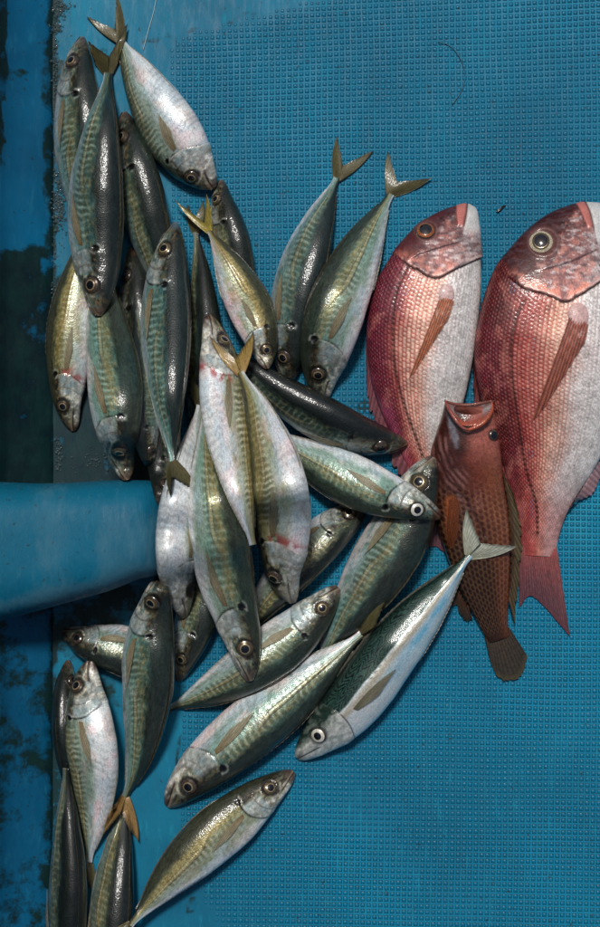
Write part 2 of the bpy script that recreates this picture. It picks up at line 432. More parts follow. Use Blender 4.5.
# beam: rounded blue fibreglass box coming in from the left
def make_beam():
    n, m = 90, 72
    z0, z1 = -.002, .118
    out = []
    xs = np.r_[np.linspace(-220, 120, 60), np.linspace(124, 168, 30)]
    V = np.zeros((n, m, 3))
    for i, x in enumerate(xs):
        e = np.clip((x - 140) / 28.0, 0, 1)
        top = 482 + 1.5 * math.sin(x / 26.0) - .004 * x
        bot = np.interp(x, [-220, 0, 60, 110, 140, 168], [680, 620, 604, 590, 578, 574])
        ztop = z1 - .028 * e ** 2 + .010 * (1 - x / 168.0)
        cy = (top + bot) / 2; hy = (bot - top) / 2 * (1 - .10 * e ** 3)
        th = np.linspace(0, 2 * np.pi, m, endpoint=False)
        p = .58
        yy = np.sign(np.cos(th)) * np.abs(np.cos(th)) ** p
        zz = np.sign(np.sin(th)) * np.abs(np.sin(th)) ** (p + .05)
        Z = (z0 + ztop) / 2 + zz * (ztop - z0) / 2
        f = (H - np.maximum(Z, 0)) / H
        xw = (x - 300) / 1000 * (H - .07) / H
        V[i, :, 0] = xw
        V[i, :, 1] = (463.5 - (cy + yy * hy)) / 1000 * (H - .06) / H
        V[i, :, 2] = Z
    # rounded end
    k = 10; Vend = []
    for q in range(1, k + 1):
        a = q / k * math.pi / 2
        c = V[-1].mean(0); s = 1 - .24 * (1 - math.cos(a)) if q < k else .74
        ring = c + (V[-1] - c) * s; ring[:, 0] = V[-1, 0, 0] + .008 * math.sin(a)
        Vend.append(ring)
    V = np.concatenate([V, np.array(Vend)], 0)
    rr = fbm(V[..., 0] * 18, V[..., 1] * 18, 77) - .5
    V[..., 2] += rr * .004 * (V[..., 2] > .03)
    me = grid_mesh('beam', V, closed=True, caps=True)
    pxx = np.append(V[..., 0].ravel(), [0, 0]) * 1000 / .95 + 300; pyy = 463.5 - np.append(V[..., 1].ravel(), [0, 0]) * 1000 / .95
    pale_patch = .45 * ss(92, 108, pxx + 8 * (fbm(pyy / 9, pxx / 30, 5) - .5)) * ss(495, 530, pyy) + .35 * np.exp(-((pxx - 55) / 18) ** 2) + .5 * np.exp(-((pyy - (605 - .22 * pxx)) / 7) ** 2)
    add_float(me, 'pale_patch', pale_patch)
    o = link('thwart_beam', me, M_BEAM)
    o['label'] = 'thick rounded blue fibreglass beam coming in from the left edge'
    o['category'] = 'beam'
    hm_splat(V)
make_beam()

# ------------------------------------------------------------------ fish: shared pieces
def ring_normal(V, i, j, up):
    n, m = V.shape[:2]
    a = V[min(i + 1, n - 1), j] - V[max(i - 1, 0), j]
    b = V[i, (j + 1) % m] - V[i, (j - 1) % m]
    nn = np.cross(a, b); nn /= np.linalg.norm(nn) + 1e-12
    return nn if nn @ up > 0 else -nn

def dome(name, c, nrm, tdir, r0, r1, h0, h1, mat, parent, org, seg=28, rings=6, close=True, sq=1.0):
    """annular dome from radius r0 (height h0) to r1 (height h1)"""
    nrm = nrm / np.linalg.norm(nrm)
    t = tdir - nrm * (tdir @ nrm); t /= np.linalg.norm(t); b = np.cross(nrm, t)
    rs = np.linspace(r0, r1, rings)
    verts = []
    for r in rs:
        k = (r - r0) / (r1 - r0 + 1e-12)
        h = h0 + (h1 - h0) * math.sin(k * math.pi / 2) if close else h0 + (h1 - h0) * math.sin(k * math.pi)
        for s in range(seg):
            a = 2 * math.pi * s / seg
            verts.append(c + t * r * math.cos(a) * sq + b * r * math.sin(a) + nrm * h)
    faces = [(i * seg + s, i * seg + (s + 1) % seg, (i + 1) * seg + (s + 1) % seg, (i + 1) * seg + s) for i in range(rings - 1) for s in range(seg)]
    if r1 < 1e-6 or r1 <= r0 * .02:
        pass
    me = raw_mesh(name, np.array(verts) - org, faces, True)
    return link(name, me, mat, parent)

def make_eye(c, nrm, tdir, r, parent, org, iris, rim=None, inner=None, pupil=.46, lift=.0):
    """eye > iris, pupil ; r in metres"""
    rim = rim or M_RIM
    c = c + nrm * lift
    e = dome('eye', c, nrm, tdir, r * 1.18, r * .80, -r * .30, r * .16, rim, parent, org)
    dome('iris', c, nrm, tdir, r * .98, r * pupil * .8, r * .10, r * .30, iris, e, org)
    if inner is not None:
        dome('inner_ring', c, nrm, tdir, r * (pupil + .10), r * pupil * .9, r * .27, r * .325, inner, e, org, sq=1.04)
    dome('pupil', c, nrm, tdir, r * pupil, r * .001, r * .31, r * .42, M_PUPIL, e, org)
    return e

def fin_sheet(name, G, col, parent, org, metal=0.05, rays=None, corr=.00025, thick=.0004, mat=None):
    """G (nr, nl, 3): rays x along; corrugated; given real thickness by closing a back sheet"""
    nr, nl = G.shape[:2]
    a = np.gradient(G, axis=0); b = np.gradient(G, axis=1)
    nn = np.cross(a, b); nn /= np.linalg.norm(nn, axis=-1, keepdims=True) + 1e-12
    flip = np.sign(nn[..., 2].mean()); flip = 1 if flip == 0 else flip
    nn = nn * flip
    k = np.arange(nr)[:, None]
    G2 = G + nn * corr * np.where(k % 2 == 0, 1, -1)[..., None]
    top = G2 + nn * thick / 2; bot = (G2 - nn * thick / 2)[::-1]
    V = np.concatenate([top, bot, top[:1]], 0)
    C = np.concatenate([col, col[::-1], col[:1]], 0)
    st = np.linspace(0, 1, nl)
    U = np.stack([np.broadcast_to(np.arange(V.shape[0])[:, None] * .01, V.shape[:2]), np.broadcast_to(st[None] * .3, V.shape[:2])], -1)
    me = grid_mesh(name, V - org, C, np.full(V.shape[:2], metal), U)
    return link(name, me, mat or M_FIN, parent)

def ray_colors(nr, nl, c_root, c_tip, seed, streak=.35, edge=None):
    k = np.arange(nr)[:, None] * np.ones((1, nl)); t = np.linspace(0, 1, nl)[None] * np.ones((nr, 1))
    c = mixc(np.broadcast_to(np.asarray(c_root, float), (nr, nl, 3)), c_tip, t ** .45)
    s = np.where(np.arange(nr)[:, None] % 2 == 0, 1 + streak, 1 - streak) * (.75 + .5 * vnoise(k * .7, t * 6, seed))
    c = c * s[..., None]
    if edge is not None: c = mixc(c, edge, ss(.82, 1, t) * .8)
    return c

# ------------------------------------------------------------------ horse mackerel and mackerel (one builder)
XS = [0, .012, .035, .07, .12, .18, .25, .32, .40, .50, .60, .70, .80, .87, .93, .97, 1.0]
HD = [.010, .023, .037, .052, .070, .088, .103, .114, .122, .121, .112, .095, .069, .045, .026, .017, .017]
HV = [.013, .028, .043, .060, .077, .097, .113, .124, .130, .126, .113, .091, .064, .041, .024, .016, .017]
HW = [.009, .018, .029, .041, .053, .066, .076, .082, .085, .084, .077, .065, .048, .033, .020, .013, .009]

def aji_paint(x, q, yy, L, p, seed):
    """base colour, metal and relief over the body. x 0..1 snout to tail, q +1 back .. -1 belly, yy height / SL"""
    g, teal, drk, pink = p.get('gold', .5), p.get('teal', .5) * .68, min(1.25, p.get('dark', .5) + .12), p.get('pink', .2)
    q = q - p.get('white', 0) * (1 - ss(.85, 1.0, q))
    n1 = fbm(x * 14, q * 3, seed); n2 = fbm(x * 90, q * 22, seed + 5, 2); n3 = vnoise(x * 210, q * 48, seed + 9)
    lowf = fbm(x * 5, q * 1.5, seed + 21, 2)
    back = np.array([.030, .043, .042]) * (1.45 - .6 * drk) + np.array([.034, .021, -.004]) * g * .8 * (1 - .7 * ss(.4, 1.1, drk))
    upper = (np.array([.10, .13, .10]) * (1 - teal * .7) + np.array([.035, .20, .23]) * teal) * (1.25 - .45 * drk) + np.array([.14, .085, -.01]) * g ** 1.5 * (1 - .5 * drk)
    mid = np.array([.44, .49, .43]) + np.array([.05, .02, -.06]) * g + np.array([-.08, .0, .03]) * teal
    belly = np.array([.70, .73, .73])
    qq = q + (n1 - .5) * .28
    c = np.broadcast_to(belly, x.shape + (3,)).copy()
    c = mixc(c, mid * (1 - .45 * drk) + np.array([-.10, .02, .06]) * teal * .8, ss(-.88, -.52, qq))
    c = mixc(c, upper, ss(-.08, .26, qq))
    c = mixc(c, back, ss(.22, .62, qq) * (.85 + .15 * drk))
    # iridescence: blue-green and pink patches of the skin itself
    c = mixc(c, c * np.array([.70, 1.10, 1.18]), ss(.45, .75, lowf) * .8 * ss(-.9, -.1, q) * teal)
    c = mixc(c, c * np.array([1.22, .93, .98]), ss(.50, .72, fbm(x * 8, q * 2.5, seed + 40)) * pink * (1 - ss(.1, .4, q)))
    # fine scaling grain
    streak = fbm(x * 22, q * 30, seed + 77, 2)
    amp = .22 + .78 * ss(-.6, -.1, q)
    c = c * (1 + amp * ((.50 + .62 * n2 + .38 * streak) - 1))[..., None]
    blot = ss(.50, .68, fbm(x * 26, q * 7, seed + 81)) * ss(-.35, .0, q) * (1 - ss(.55, .75, q))
    c = mixc(c, c * np.array([.42, .45, .45]), blot * .55)
    c = mixc(c, np.array([.42, .36, .20]), ss(.54, .70, fbm(x * 60, q * 14, seed + 83)) * ss(-.3, -.05, q) * (1 - ss(.3, .6, q)) * (.25 + .5 * g))
    # belly skin: pearly drift of blue and pink, faint cross folds and fine scratches
    bz = 1 - ss(-.55, -.2, q)
    c = mixc(c, np.array([.50, .60, .66]), bz * ss(.45, .65, fbm(x * 11, q * 3, seed + 301)) * .55)
    c = mixc(c, np.array([.70, .62, .60]), bz * ss(.50, .70, fbm(x * 13, q * 4, seed + 302)) * (.25 + .5 * pink))
    fold = .5 + .5 * np.sin(2 * np.pi * (x * 30 + q * 2.2 + 1.3 * fbm(x * 10, q * 5, seed + 303)))
    c = c * (1 - bz * ss(.25, .35, x) * .20 * fold * ss(.35, .6, fbm(x * 18, q * 4, seed + 304)))[..., None]
    scr = ss(.70, .82, vnoise(x * 26 + q * 9, q * 60 - x * 40, seed + 305))
    c = mixc(c, c * .6, scr * .5)
    # short bars across the flank
    ph = x * 36 + .9 * (fbm(x * 9, q * 4, seed + 3) - .5) + .35 * q
    bar = .5 + .5 * np.sin(2 * np.pi * ph)
    bm = ss(.28, .34, x) * (1 - ss(.80, .93, x)) * ss(-.42, -.18, qq) * (1 - ss(.20, .48, qq)) * (.35 + .65 * ss(.3, .7, fbm(x * 16, q * 3, seed + 8)))
    barv = .35 + .45 * random.Random(seed).random()
    barc = np.array([.10, .15, .12]) + np.array([.06, .02, -.03]) * g
    c = mixc(c, barc * (1 - .3 * drk), bm * ss(.35, .8, bar) * barv)
    c = mixc(c, np.array([.80, .78, .60]) * (1 - .38 * drk) + np.array([-.20, .0, .08]) * teal, bm * ss(.62, .97, 1 - bar) * (.25 + .5 * barv))
    # lateral line: high arch in front, straight plates behind
    ql = np.where(x < .33, .52, .52 - .50 * ss(.33, .56, x)) - .02
    dl = np.abs(q - ql)
    plate = ss(.40, .56, x)
    wid = .035 + .050 * plate
    ser = .5 + .5 * np.sin(2 * np.pi * x * 78)
    on = (1 - ss(wid * .5, wid, dl)) * ss(.27, .31, x)
    gold = np.array([.52, .42, .22])
    c = mixc(c, gold * (.7 + .5 * ser[..., None]), on * (.08 + .50 * plate * (.4 + .6 * ser)) * (.6 + .5 * g))
    c = mixc(c, np.array([.07, .06, .04]), (1 - ss(.012, .03, np.abs(dl - wid))) * ss(.42, .58, x) * .55)
    disp = on * (.0004 + .0020 * plate) * (.6 + .5 * ser)
    # gold sheen band over the line
    gb = np.exp(-((q - .22) / .16) ** 2) * ss(.25, .4, x) * g
    c = mixc(c, np.array([.36, .29, .12]) * (.7 + .7 * n2[..., None]), gb * .55)
    # head ------------------------------------------------------------------
    head = 1 - ss(.262, .270, x + 1.4 * (yy - .012) ** 2 / .05)
    xc = .268 - 3.4 * (yy - .006) ** 2 - .25 * np.clip(-yy - .04, 0, 1)                # gill cover edge
    d = x - xc
    hn = fbm(x * 45, yy * 60, seed + 60); hn2 = fbm(x * 95, yy * 130, seed + 61)
    hc = mixc(c, np.array([.24, .25, .20]) * (1 - .3 * drk), .45 * np.ones_like(x) * (1 - ss(.02, .06, yy)))
    hc = mixc(hc, np.array([.035, .036, .028]), ss(.018, .050, yy + (hn - .5) * .05) * .9)
    hc = mixc(hc, np.array([.78, .78, .72]), ss(.53, .60, hn) * (1 - ss(-.01, .04, yy)) * .85 * (1 - .35 * drk))
    hc = mixc(hc, np.array([.10, .22, .24]), ss(.52, .66, fbm(x * 22, yy * 30, seed + 63)) * .6 * teal * (1 - ss(.01, .035, yy)))
    hc = mixc(hc, np.array([.045, .038, .028]), np.exp(-((yy - .016 - .1 * (x - .12)) / .020) ** 2) * ss(.45, .6, hn) * .85)
    hc = mixc(hc, np.array([.30, .22, .10]), ss(.52, .64, hn2) * .38 * (1 - ss(.03, .07, yy)))
    hc = mixc(hc, np.array([.020, .018, .014]), ss(.52, .62, fbm(x * 34, yy * 50, seed + 66)) * .6 * ss(-.08, -.02, yy))
    hc = mixc(hc, np.array([.16, .11, .09]), (1 - ss(.012, .045, x)) * .7)
    hm_ = (1 - ss(-.004, .002, d)) * (1 - .8 * ss(.035, .06, yy))
    cheek = ss(.165, .185, x) * (1 - ss(.0, .03, yy)) * ss(-.12, -.08, yy)
    hc = mixc(hc, np.array([.56, .60, .58]) * (1 - .45 * drk) * (.75 + .5 * hn[..., None]), cheek * .72)
    hc = mixc(hc, np.array([.30, .45, .50]) * (1 - .35 * drk), cheek * ss(.45, .65, fbm(x * 30, yy * 34, seed + 64)) * .45)
    hc = hc * (.62 + .72 * fbm(x * 70, yy * 100, seed + 99, 2))[..., None]
    c = c * (1 - hm_[..., None]) + hc * hm_[..., None]
    edge = np.exp(-((d - .004) / .0042) ** 2)
    vis = ss(-.115, -.09, yy) * (1 - ss(.055, .075, yy))
    c = mixc(c, np.array([.030, .024, .018]), edge * vis * (.35 + .6 * ss(.35, .6, n1)))
    c = mixc(c, np.array([.80, .80, .74]) * (1 - .5 * drk), np.exp(-((d + .006) / .004) ** 2) * vis * .5 * ss(.4, .65, hn))
    disp = disp + np.where(d < .001, .0036 * ss(-.07, -.01, d), .0) * vis + .0004 * hm_
    if p.get('blood'):
        bl = np.exp(-((d - .018) / .022) ** 2) * (1 - ss(-.01, .03, yy)) * ss(.35, .6, fbm(x * 40, yy * 50, seed + 90))
        c = mixc(c, np.array([.38, .06, .06]), bl * .8 * p['blood'])
    # pre-opercle curve
    xp = .205 - 5.5 * (yy + .005) ** 2
    dp = x - xp
    pv = ss(-.085, -.06, yy) * (1 - ss(.01, .03, yy))
    c = mixc(c, np.array([.12, .10, .07]), np.exp(-(dp / .0035) ** 2) * pv * .7)
    disp = disp + np.where(dp < 0, .0024 * ss(-.05, 0, dp), 0) * pv * hm_
    # mouth cleft and jaw bone
    ym = -.002 - .42 * x
    dm = np.abs(yy - ym)
    mv = 1 - ss(.085, .098, x)
    c = mixc(c, np.array([.02, .014, .012]), np.exp(-(dm / .0040) ** 2) * mv * .95)
    c = mixc(c, np.array([.09, .055, .045]), (1 - ss(.0, .05, x)) * ss(.3, .55, hn) * .8)
    c = mixc(c, np.array([.36, .30, .22]), np.exp(-((yy - ym - .009) / .006) ** 2) * mv * .6)
    disp = disp - .0060 * np.exp(-(dm / .0042) ** 2) * mv
    # dark ring round the eye socket
    de = np.hypot(x - EYE_X, yy - EYE_Y)
    c = mixc(c, np.array([.028, .024, .018]), (1 - ss(.032, .046, de + (hn2 - .5) * .012)) * .85)
    c = mixc(c, np.array([.66, .62, .50]), np.exp(-((de - .047) / .004) ** 2) * (1 - ss(0.0, .03, yy)) * ss(.4, .6, hn) * .6)
    disp = disp - .002 * (1 - ss(.02, .034, de)) + .0022 * np.exp(-((de - .038) / .006) ** 2)
    # nostril
    c = mixc(c, np.array([.01, .01, .01]), 1 - ss(.003, .0055, np.hypot(x - .060, yy - .026)))
    # black spot on the gill cover
    dsp = np.hypot((x - .268) / 1.0, (yy - .046) / 1.05)
    c = mixc(c, np.array([.60, .62, .58]), np.exp(-((dsp - .020) / .004) ** 2) * .55 * ss(.45, .65, hn) * (1 - .4 * drk))
    c = mixc(c, np.array([.006, .006, .007]), 1 - ss(.0115, .0165, dsp + (hn2 - .5) * .008))
    disp = disp - .003 * (1 - ss(.008, .016, dsp))
    disp = disp + hm_ * .0030 * (hn2 - .5) * ss(.03, .08, x)
    metal = .26 + .16 * ss(.3, .7, n1) - .22 * ss(.1, .5, q) - .04 * ss(-.2, -.6, q)
    metal = metal * (1 - .5 * hm_) * np.where(dsp < .017, 0, 1) * (1 - .35 * ss(-.2, -.7, q))
    return c, metal, disp

def saba_paint(x, q, yy, L, p, seed):
    n1 = fbm(x * 14, q * 3, seed); n2 = fbm(x * 60, q * 18, seed + 5, 2)
    c = np.broadcast_to(np.array([.70, .77, .80]), x.shape + (3,)).copy()
    c = mixc(c, np.array([.25, .55, .70]), np.exp(-((q + .42) / .26) ** 2) * (.5 + .5 * ss(.35, .65, n1)) * ss(.3, .6, x))
    c = mixc(c, np.array([.50, .44, .32]), np.exp(-((q + .02) / .15) ** 2) * .75)
    qq = q + (n1 - .5) * .10
    bk = ss(.14, .22, qq)
    c = mixc(c, np.array([.055, .115, .095]), bk)
    z = np.abs(((q * 3.6 + .25 * fbm(x * 20, q * 5, seed + 2)) % 1) - .5) * 2
    z = z + .5 * (vnoise(x * 30, q * 6, seed + 12) - .5)
    ph = x * 42 + (1.1 + 1.2 * vnoise(x * 12, q * 4, seed + 13)) * z + 3.2 * (fbm(x * 16, q * 4, seed + 3) - .5)
    st = .5 + .5 * np.sin(2 * np.pi * ph)
    c = mixc(c, np.array([.008, .022, .020]), ss(.42, .72, st) * ss(.16, .24, qq) * ss(.20, .24, x))
    c = mixc(c, np.array([.02, .04, .035]), ss(.75, .95, q) * .7)
    c = mixc(c, np.array([.12, .12, .09]), np.exp(-((q - .10) / .03) ** 2) * ss(.5, .7, vnoise(x * 70, q * 2, seed)) * .6)
    c = c * (.86 + .28 * n2)[..., None]
    xc = .235 - 3.2 * (yy + .0) ** 2
    d = x - xc
    hn = fbm(x * 45, yy * 60, seed + 60)
    hc = np.broadcast_to(np.array([.58, .60, .57]), x.shape + (3,)).copy()
    hc = mixc(hc, np.array([.03, .055, .045]), ss(.008, .034, yy + (hn - .5) * .03))
    hc = mixc(hc, np.array([.26, .30, .27]), ss(.42, .70, hn) * .5)
    hc = mixc(hc, np.array([.03, .035, .03]), (1 - ss(.028, .042, np.hypot(x - EYE_X, yy - EYE_Y))) * .7)
    hc = hc * (.7 + .6 * fbm(x * 80, yy * 110, seed + 98, 2))[..., None]
    hm_ = 1 - ss(-.004, .002, d)
    c = c * (1 - hm_[..., None]) + hc * hm_[..., None]
    vis = ss(-.10, -.085, yy) * (1 - ss(.05, .07, yy))
    c = mixc(c, np.array([.03, .03, .03]), np.exp(-((d - .002) / .003) ** 2) * vis * .85)
    ym = -.004 - .25 * x; mv = 1 - ss(.085, .10, x)
    c = mixc(c, np.array([.02, .02, .02]), np.exp(-((yy - ym) / .0025) ** 2) * mv * .9)
    c = mixc(c, np.array([.03, .04, .04]), (1 - ss(.0, .04, x)) * .5)
    disp = np.where(d < .001, .004 * ss(-.10, -.01, d), 0) * vis + .001 * hm_ - .002 * np.exp(-((yy - ym) / .003) ** 2) * mv
    metal = .50 - .3 * bk - .15 * hm_
    return c, metal, disp

EYE_X, EYE_Y = .122, .010
SPOTTED = []

def build_fish(pts, W, dorsal, roll, label, name='horse_mackerel', cat='fish', group='horse mackerel in the catch', seed=0,
               tips=None, tail=True, pec=True, eye='gold', p=None, sink=.22, paint=aji_paint, mat=None, ystretch=1.0, troll=None,
               pitch=0.0, eye_r=.0315, peccol=None, tailcol=None, zcap=None, fork=None, hires=False):
    p = p or {}
    mat = mat or M_AJI
    n, dense, coarse = (360, 120, 14) if hires else (210, 72, 14)
    s = np.linspace(0, 1, n) ** 1.12                               # finer towards the head
    C2, Lpx = arcres(catmull(pts, 200), s)                         # px
    L = Lpx / 1000.0
    phi = R(roll)
    tr = phi * .45 if troll is None else R(troll)
    ph = phi + (tr - phi) * ss(.72, 1, s)
    th = np.r_[np.linspace(0, np.pi, dense), np.linspace(np.pi, 2 * np.pi, coarse + 2)[1:-1]] - phi
    hd = np.interp(s, XS, HD); hv = np.interp(s, XS, HV); hw = np.interp(s, XS, HW)
    # smooth profiles
    k = np.ones(7) / 7
    sm = lambda a: np.convolve(np.pad(a, 3, mode='edge'), k, 'valid')
    hd, hv, hw = sm(hd), sm(hv), sm(hw)
    r_ = random.Random(seed * 3 + 5)
    hd = hd * (1 + .05 * np.sin(s * 9 + r_.uniform(0, 6))) * r_.uniform(.95, 1.05); hv = hv * (1 + .07 * np.sin(s * 7 + r_.uniform(0, 6))) * r_.uniform(.93, 1.07)
    hd = hd * p.get('hd', 1); hv = hv * p.get('hv', 1); hw = hw * p.get('hw', 1.0)
    ct, st = np.cos(th)[None], np.sin(th)[None]
    h = np.where(ct > 0, hd[:, None], hv[:, None])
    yl = h * ct
    zl = hw[:, None] * np.sign(st) * np.abs(st) ** .92
    zl = zl * (1 - .10 * np.clip(-ct, 0, 1))
    rs = random.Random(seed * 7 + 1)
    x_ = s[:, None] * np.ones_like(ct); q_ = ct * np.ones_like(x_)
    # width in the picture -> section scale
    proj = yl * np.cos(ph)[:, None] - zl * np.sin(ph)[:, None]
    kk = (W * 1.03 / Lpx) / (proj.max(1) - proj.min(1)).max()
    yl *= kk; zl *= kk; proj *= kk
    bx = np.where(s < .3, 1, 1)
    col, metal, disp = paint(x_, q_, yl / kk * ystretch, L, p, seed)
    col = np.clip(np.clip(col, .002, 1) ** 1.32 * 1.22, .002, .86)
    r0 = np.hypot(yl, zl) + 1e-6
    disp = disp + .0075 * (fbm(x_ * 6, ct * 1.3 + st * .9 + 3, seed + 201, 2) - .5) * ss(.02, .12, x_)
    f = 1 + disp * min(kk, 1.3) / np.maximum(r0, .02)
    yl = yl * f; zl = zl * f
    # frame in the picture plane
    T2 = np.gradient(C2, axis=0); T2[:, 1] *= -1
    T2 /= np.linalg.norm(T2, axis=1, keepdims=True)
    for _ in range(12):
        T2[1:-1] = (T2[:-2] + T2[1:-1] * 2 + T2[2:]) / 4
    T2 /= np.linalg.norm(T2, axis=1, keepdims=True)
    nrm = np.stack([-T2[:, 1], T2[:, 0]], 1)
    want = {'L': (-1, 0), 'R': (1, 0), 'U': (0, 1), 'D': (0, -1)}[dorsal]
    sg = 1 if (nrm[n // 2] @ np.array(want)) > 0 else -1
    nd = nrm * sg
    off = (proj.max(1) + proj.min(1)) / 2
    # resting height: on whatever lies beneath
    down = np.abs((yl * np.sin(ph)[:, None] + zl * np.cos(ph)[:, None]).min(1)) * L
    half = (proj.max(1) - proj.min(1)) / 2 * L
    zc = down.copy()
    for it in range(2):
        fz = (H - zc) / H
        cx = (C2[:, 0] - 300) / 1000 * fz; cy = (463.5 - C2[:, 1]) / 1000 * fz
        req = down * .96
        for o in np.linspace(-.8, .8, 7):
            hx = cx + nd[:, 0] * half * o; hy = cy + nd[:, 1] * half * o
            b = hm_get(hx, hy)
            req = np.maximum(req, np.where(b > .0015, b + down * math.sqrt(1 - o * o) - sink * down * 1.6, down * .96))
        # taut envelope over the bumps
        idx = np.arange(0, n, 3); xs = s[idx] * L; ys = req[idx]
        hull = []
        for a, b in zip(xs, ys):
            while len(hull) >= 2 and (hull[-1][1] - hull[-2][1]) * (a - hull[-2][0]) <= (b - hull[-2][1]) * (hull[-1][0] - hull[-2][0]): hull.pop()
            hull.append((a, b))
        hz = np.interp(s * L, [q[0] for q in hull], [q[1] for q in hull])
        req_s = req.copy()
        for _ in range(40): req_s[1:-1] = (req_s[:-2] + req_s[1:-1] + req_s[2:]) / 3
        zc = hz * .7 + req_s * .3
        for _ in range(60): zc[1:-1] = (zc[:-2] + zc[1:-1] + zc[2:]) / 3
        if zcap is not None: zc = np.minimum(zc, zcap)
    fz = (H - zc) / H
    Ls = L * fz
    cx = (C2[:, 0] - 300) / 1000 * fz - nd[:, 0] * off * Ls
    cy = (463.5 - C2[:, 1]) / 1000 * fz - nd[:, 1] * off * Ls
    D = np.stack([nd[:, 0] * np.cos(ph), nd[:, 1] * np.cos(ph), np.sin(ph)], 1)
    F = np.stack([-nd[:, 0] * np.sin(ph), -nd[:, 1] * np.sin(ph), np.cos(ph)], 1)
    V = np.stack([cx, cy, zc], 1)[:, None] + D[:, None] * (yl * Ls[:, None])[..., None] + F[:, None] * (zl * Ls[:, None])[..., None]
    V[..., 2] = np.maximum(V[..., 2], .0008)
    org = np.array([cx[n // 2], cy[n // 2], max(0, (zc - down)[n // 2])])
    root = empty(name, org, label, cat, group)
    girth = np.cumsum(np.r_[0, np.linalg.norm(np.diff(V[n // 3], axis=0), axis=1)])
    U = np.stack([x_ * L * 10, (girth[None] * 10) * np.ones_like(x_)], -1)
    me = grid_mesh('body', V - org, col, metal, U, closed=True, caps=True)
    link('body', me, mat, root)

    def surf(xx, y_n):
        """point on the visible flank at station xx and height y_n (units of length)"""
        i = np.clip(np.searchsorted(s, xx), 1, n - 1)
        hh = hd[i] * kk if y_n > 0 else hv[i] * kk
        c = np.clip(y_n / max(hh, 1e-6), -.97, .97)
        t = math.acos(c) + phi
        jj = t / np.pi * (dense - 1)
        jj = min(max(jj, 1), dense - 2.001)
        j0 = int(jj); fj = jj - j0; fi = (xx - s[i - 1]) / (s[i] - s[i - 1])
        P0 = V[i - 1, j0] * (1 - fj) + V[i - 1, j0 + 1] * fj
        P1 = V[i, j0] * (1 - fj) + V[i, j0 + 1] * fj
        return P0 * (1 - fi) + P1 * fi, ring_normal(V, i, j0, F[i] + np.array([0, 0, .6]))
    t3 = np.array([T2[10, 0], T2[10, 1], 0])
    if eye:
        ek = kk / ystretch
        c, nn = surf(EYE_X, EYE_Y * ek)
        for dd in ((-.02, 0), (.02, 0), (0, .02), (0, -.02)):
            nn = nn + surf(EYE_X + dd[0], (EYE_Y + dd[1]) * ek)[1]
        nn /= np.linalg.norm(nn)
        er = eye_r * L * min(max(kk, .9), 1.2) * .92
        er *= 1.06
        iris, rim, inner = {'gold': (M_IRIS_GOLD, M_RIM, M_INNER), 'pale': (M_IRIS_PALE, M_RIM, None), 'brown': (M_IRIS_BROWN, M_RIM, M_INNER),
                            'dark': (M_IRIS_BROWN, M_RIM, None)}[eye]
        make_eye(c, nn, t3, er, root, org, iris, rim, inner, pupil=.56, lift=er * .04)
    if pec:
        nr, nl = 11, 14
        G = np.zeros((nr, nl, 3)); y0 = -.008
        for a in range(nr):
            u = a / (nr - 1)
            ln = .215 * (1 - .55 * u ** 1.4)
            rx, ry = .284 + .006 * u, y0 - .018 * u
            tx, ty = rx + ln, y0 - .030 - .010 * u + p.get('pecdrop', 0)
            for b in range(nl):
                v = b / (nl - 1)
                P, q2 = surf(rx + (tx - rx) * v, (ry + (ty - ry) * v + .012 * math.sin(v * 3.14) * (1 - u)) * kk / ystretch)
                G[a, b] = P + q2 * (.0006 + .0016 * math.sin(v * 2.2) + .0006 * v)
        pc = peccol or ((.20, .13, .05), (.30, .27, .18))
        fin_sheet('pectoral_fin', G, ray_colors(nr, nl, pc[0], pc[1], seed + 7, .22), root, org, corr=.00012, thick=.0003, mat=M_FINT)
    # folded dorsal and anal fins: low serrated sheets leaning back
    for nm, side, xa, xb, hgt in (('dorsal_fin', 1, .33, .93, .013), ('anal_fin', -1, .55, .93, .010)):
        ns, nl = 46, 4
        G = np.zeros((ns, nl, 3))
        for a in range(ns):
            xx = xa + (xb - xa) * a / (ns - 1)
            i = min(np.searchsorted(s, xx), n - 1)
            rt = np.array([cx[i], cy[i], zc[i]]) + D[i] * (side * (hd[i] if side > 0 else hv[i]) * kk * Ls[i] * .985)
            T3 = np.array([T2[i, 0], T2[i, 1], 0])
            hh = hgt * L * (1 - .6 * a / (ns - 1)) * (1.15 if a % 2 == 0 else .95) * (1 if a > 2 else .4 + .3 * a)
            for b in range(nl):
                v = b / (nl - 1)
                G[a, b] = rt + (D[i] * side * .55 + T3 * 1.0) * hh * v
                G[a, b, 2] = max(G[a, b, 2], .0006)
        base = (.03, .035, .028) if side > 0 else (.22, .23, .19)
        fin_sheet(nm, G, ray_colors(ns, nl, base, (.05, .045, .03) if side > 0 else (.25, .25, .2), seed + 3, .3), root, org, corr=.0001, thick=.0003)
    if tail:
        nr, nl = 41, 16
        bs = np.array([cx[-1], cy[-1], zc[-1]])
        T3 = np.array([T2[-1, 0], T2[-1, 1], 0]); Dp = np.array([nd[-1, 0], nd[-1, 1], 0])
        hb = .017 * kk * L
        if tips is None:
            t1 = bs + T3 * .165 * L + Dp * .095 * L; t2 = bs + T3 * .165 * L - Dp * .095 * L
        else:
            t1 = PX(tips[0][0], tips[0][1], zc[-1]); t2 = PX(tips[1][0], tips[1][1], zc[-1])
            if (t1 - bs) @ Dp < (t2 - bs) @ Dp: t1, t2 = t2, t1
        fk = bs + T3 * .044 * L * (fork or 1.0) + ((t1 + t2) / 2 - bs) * .10
        ztip = []
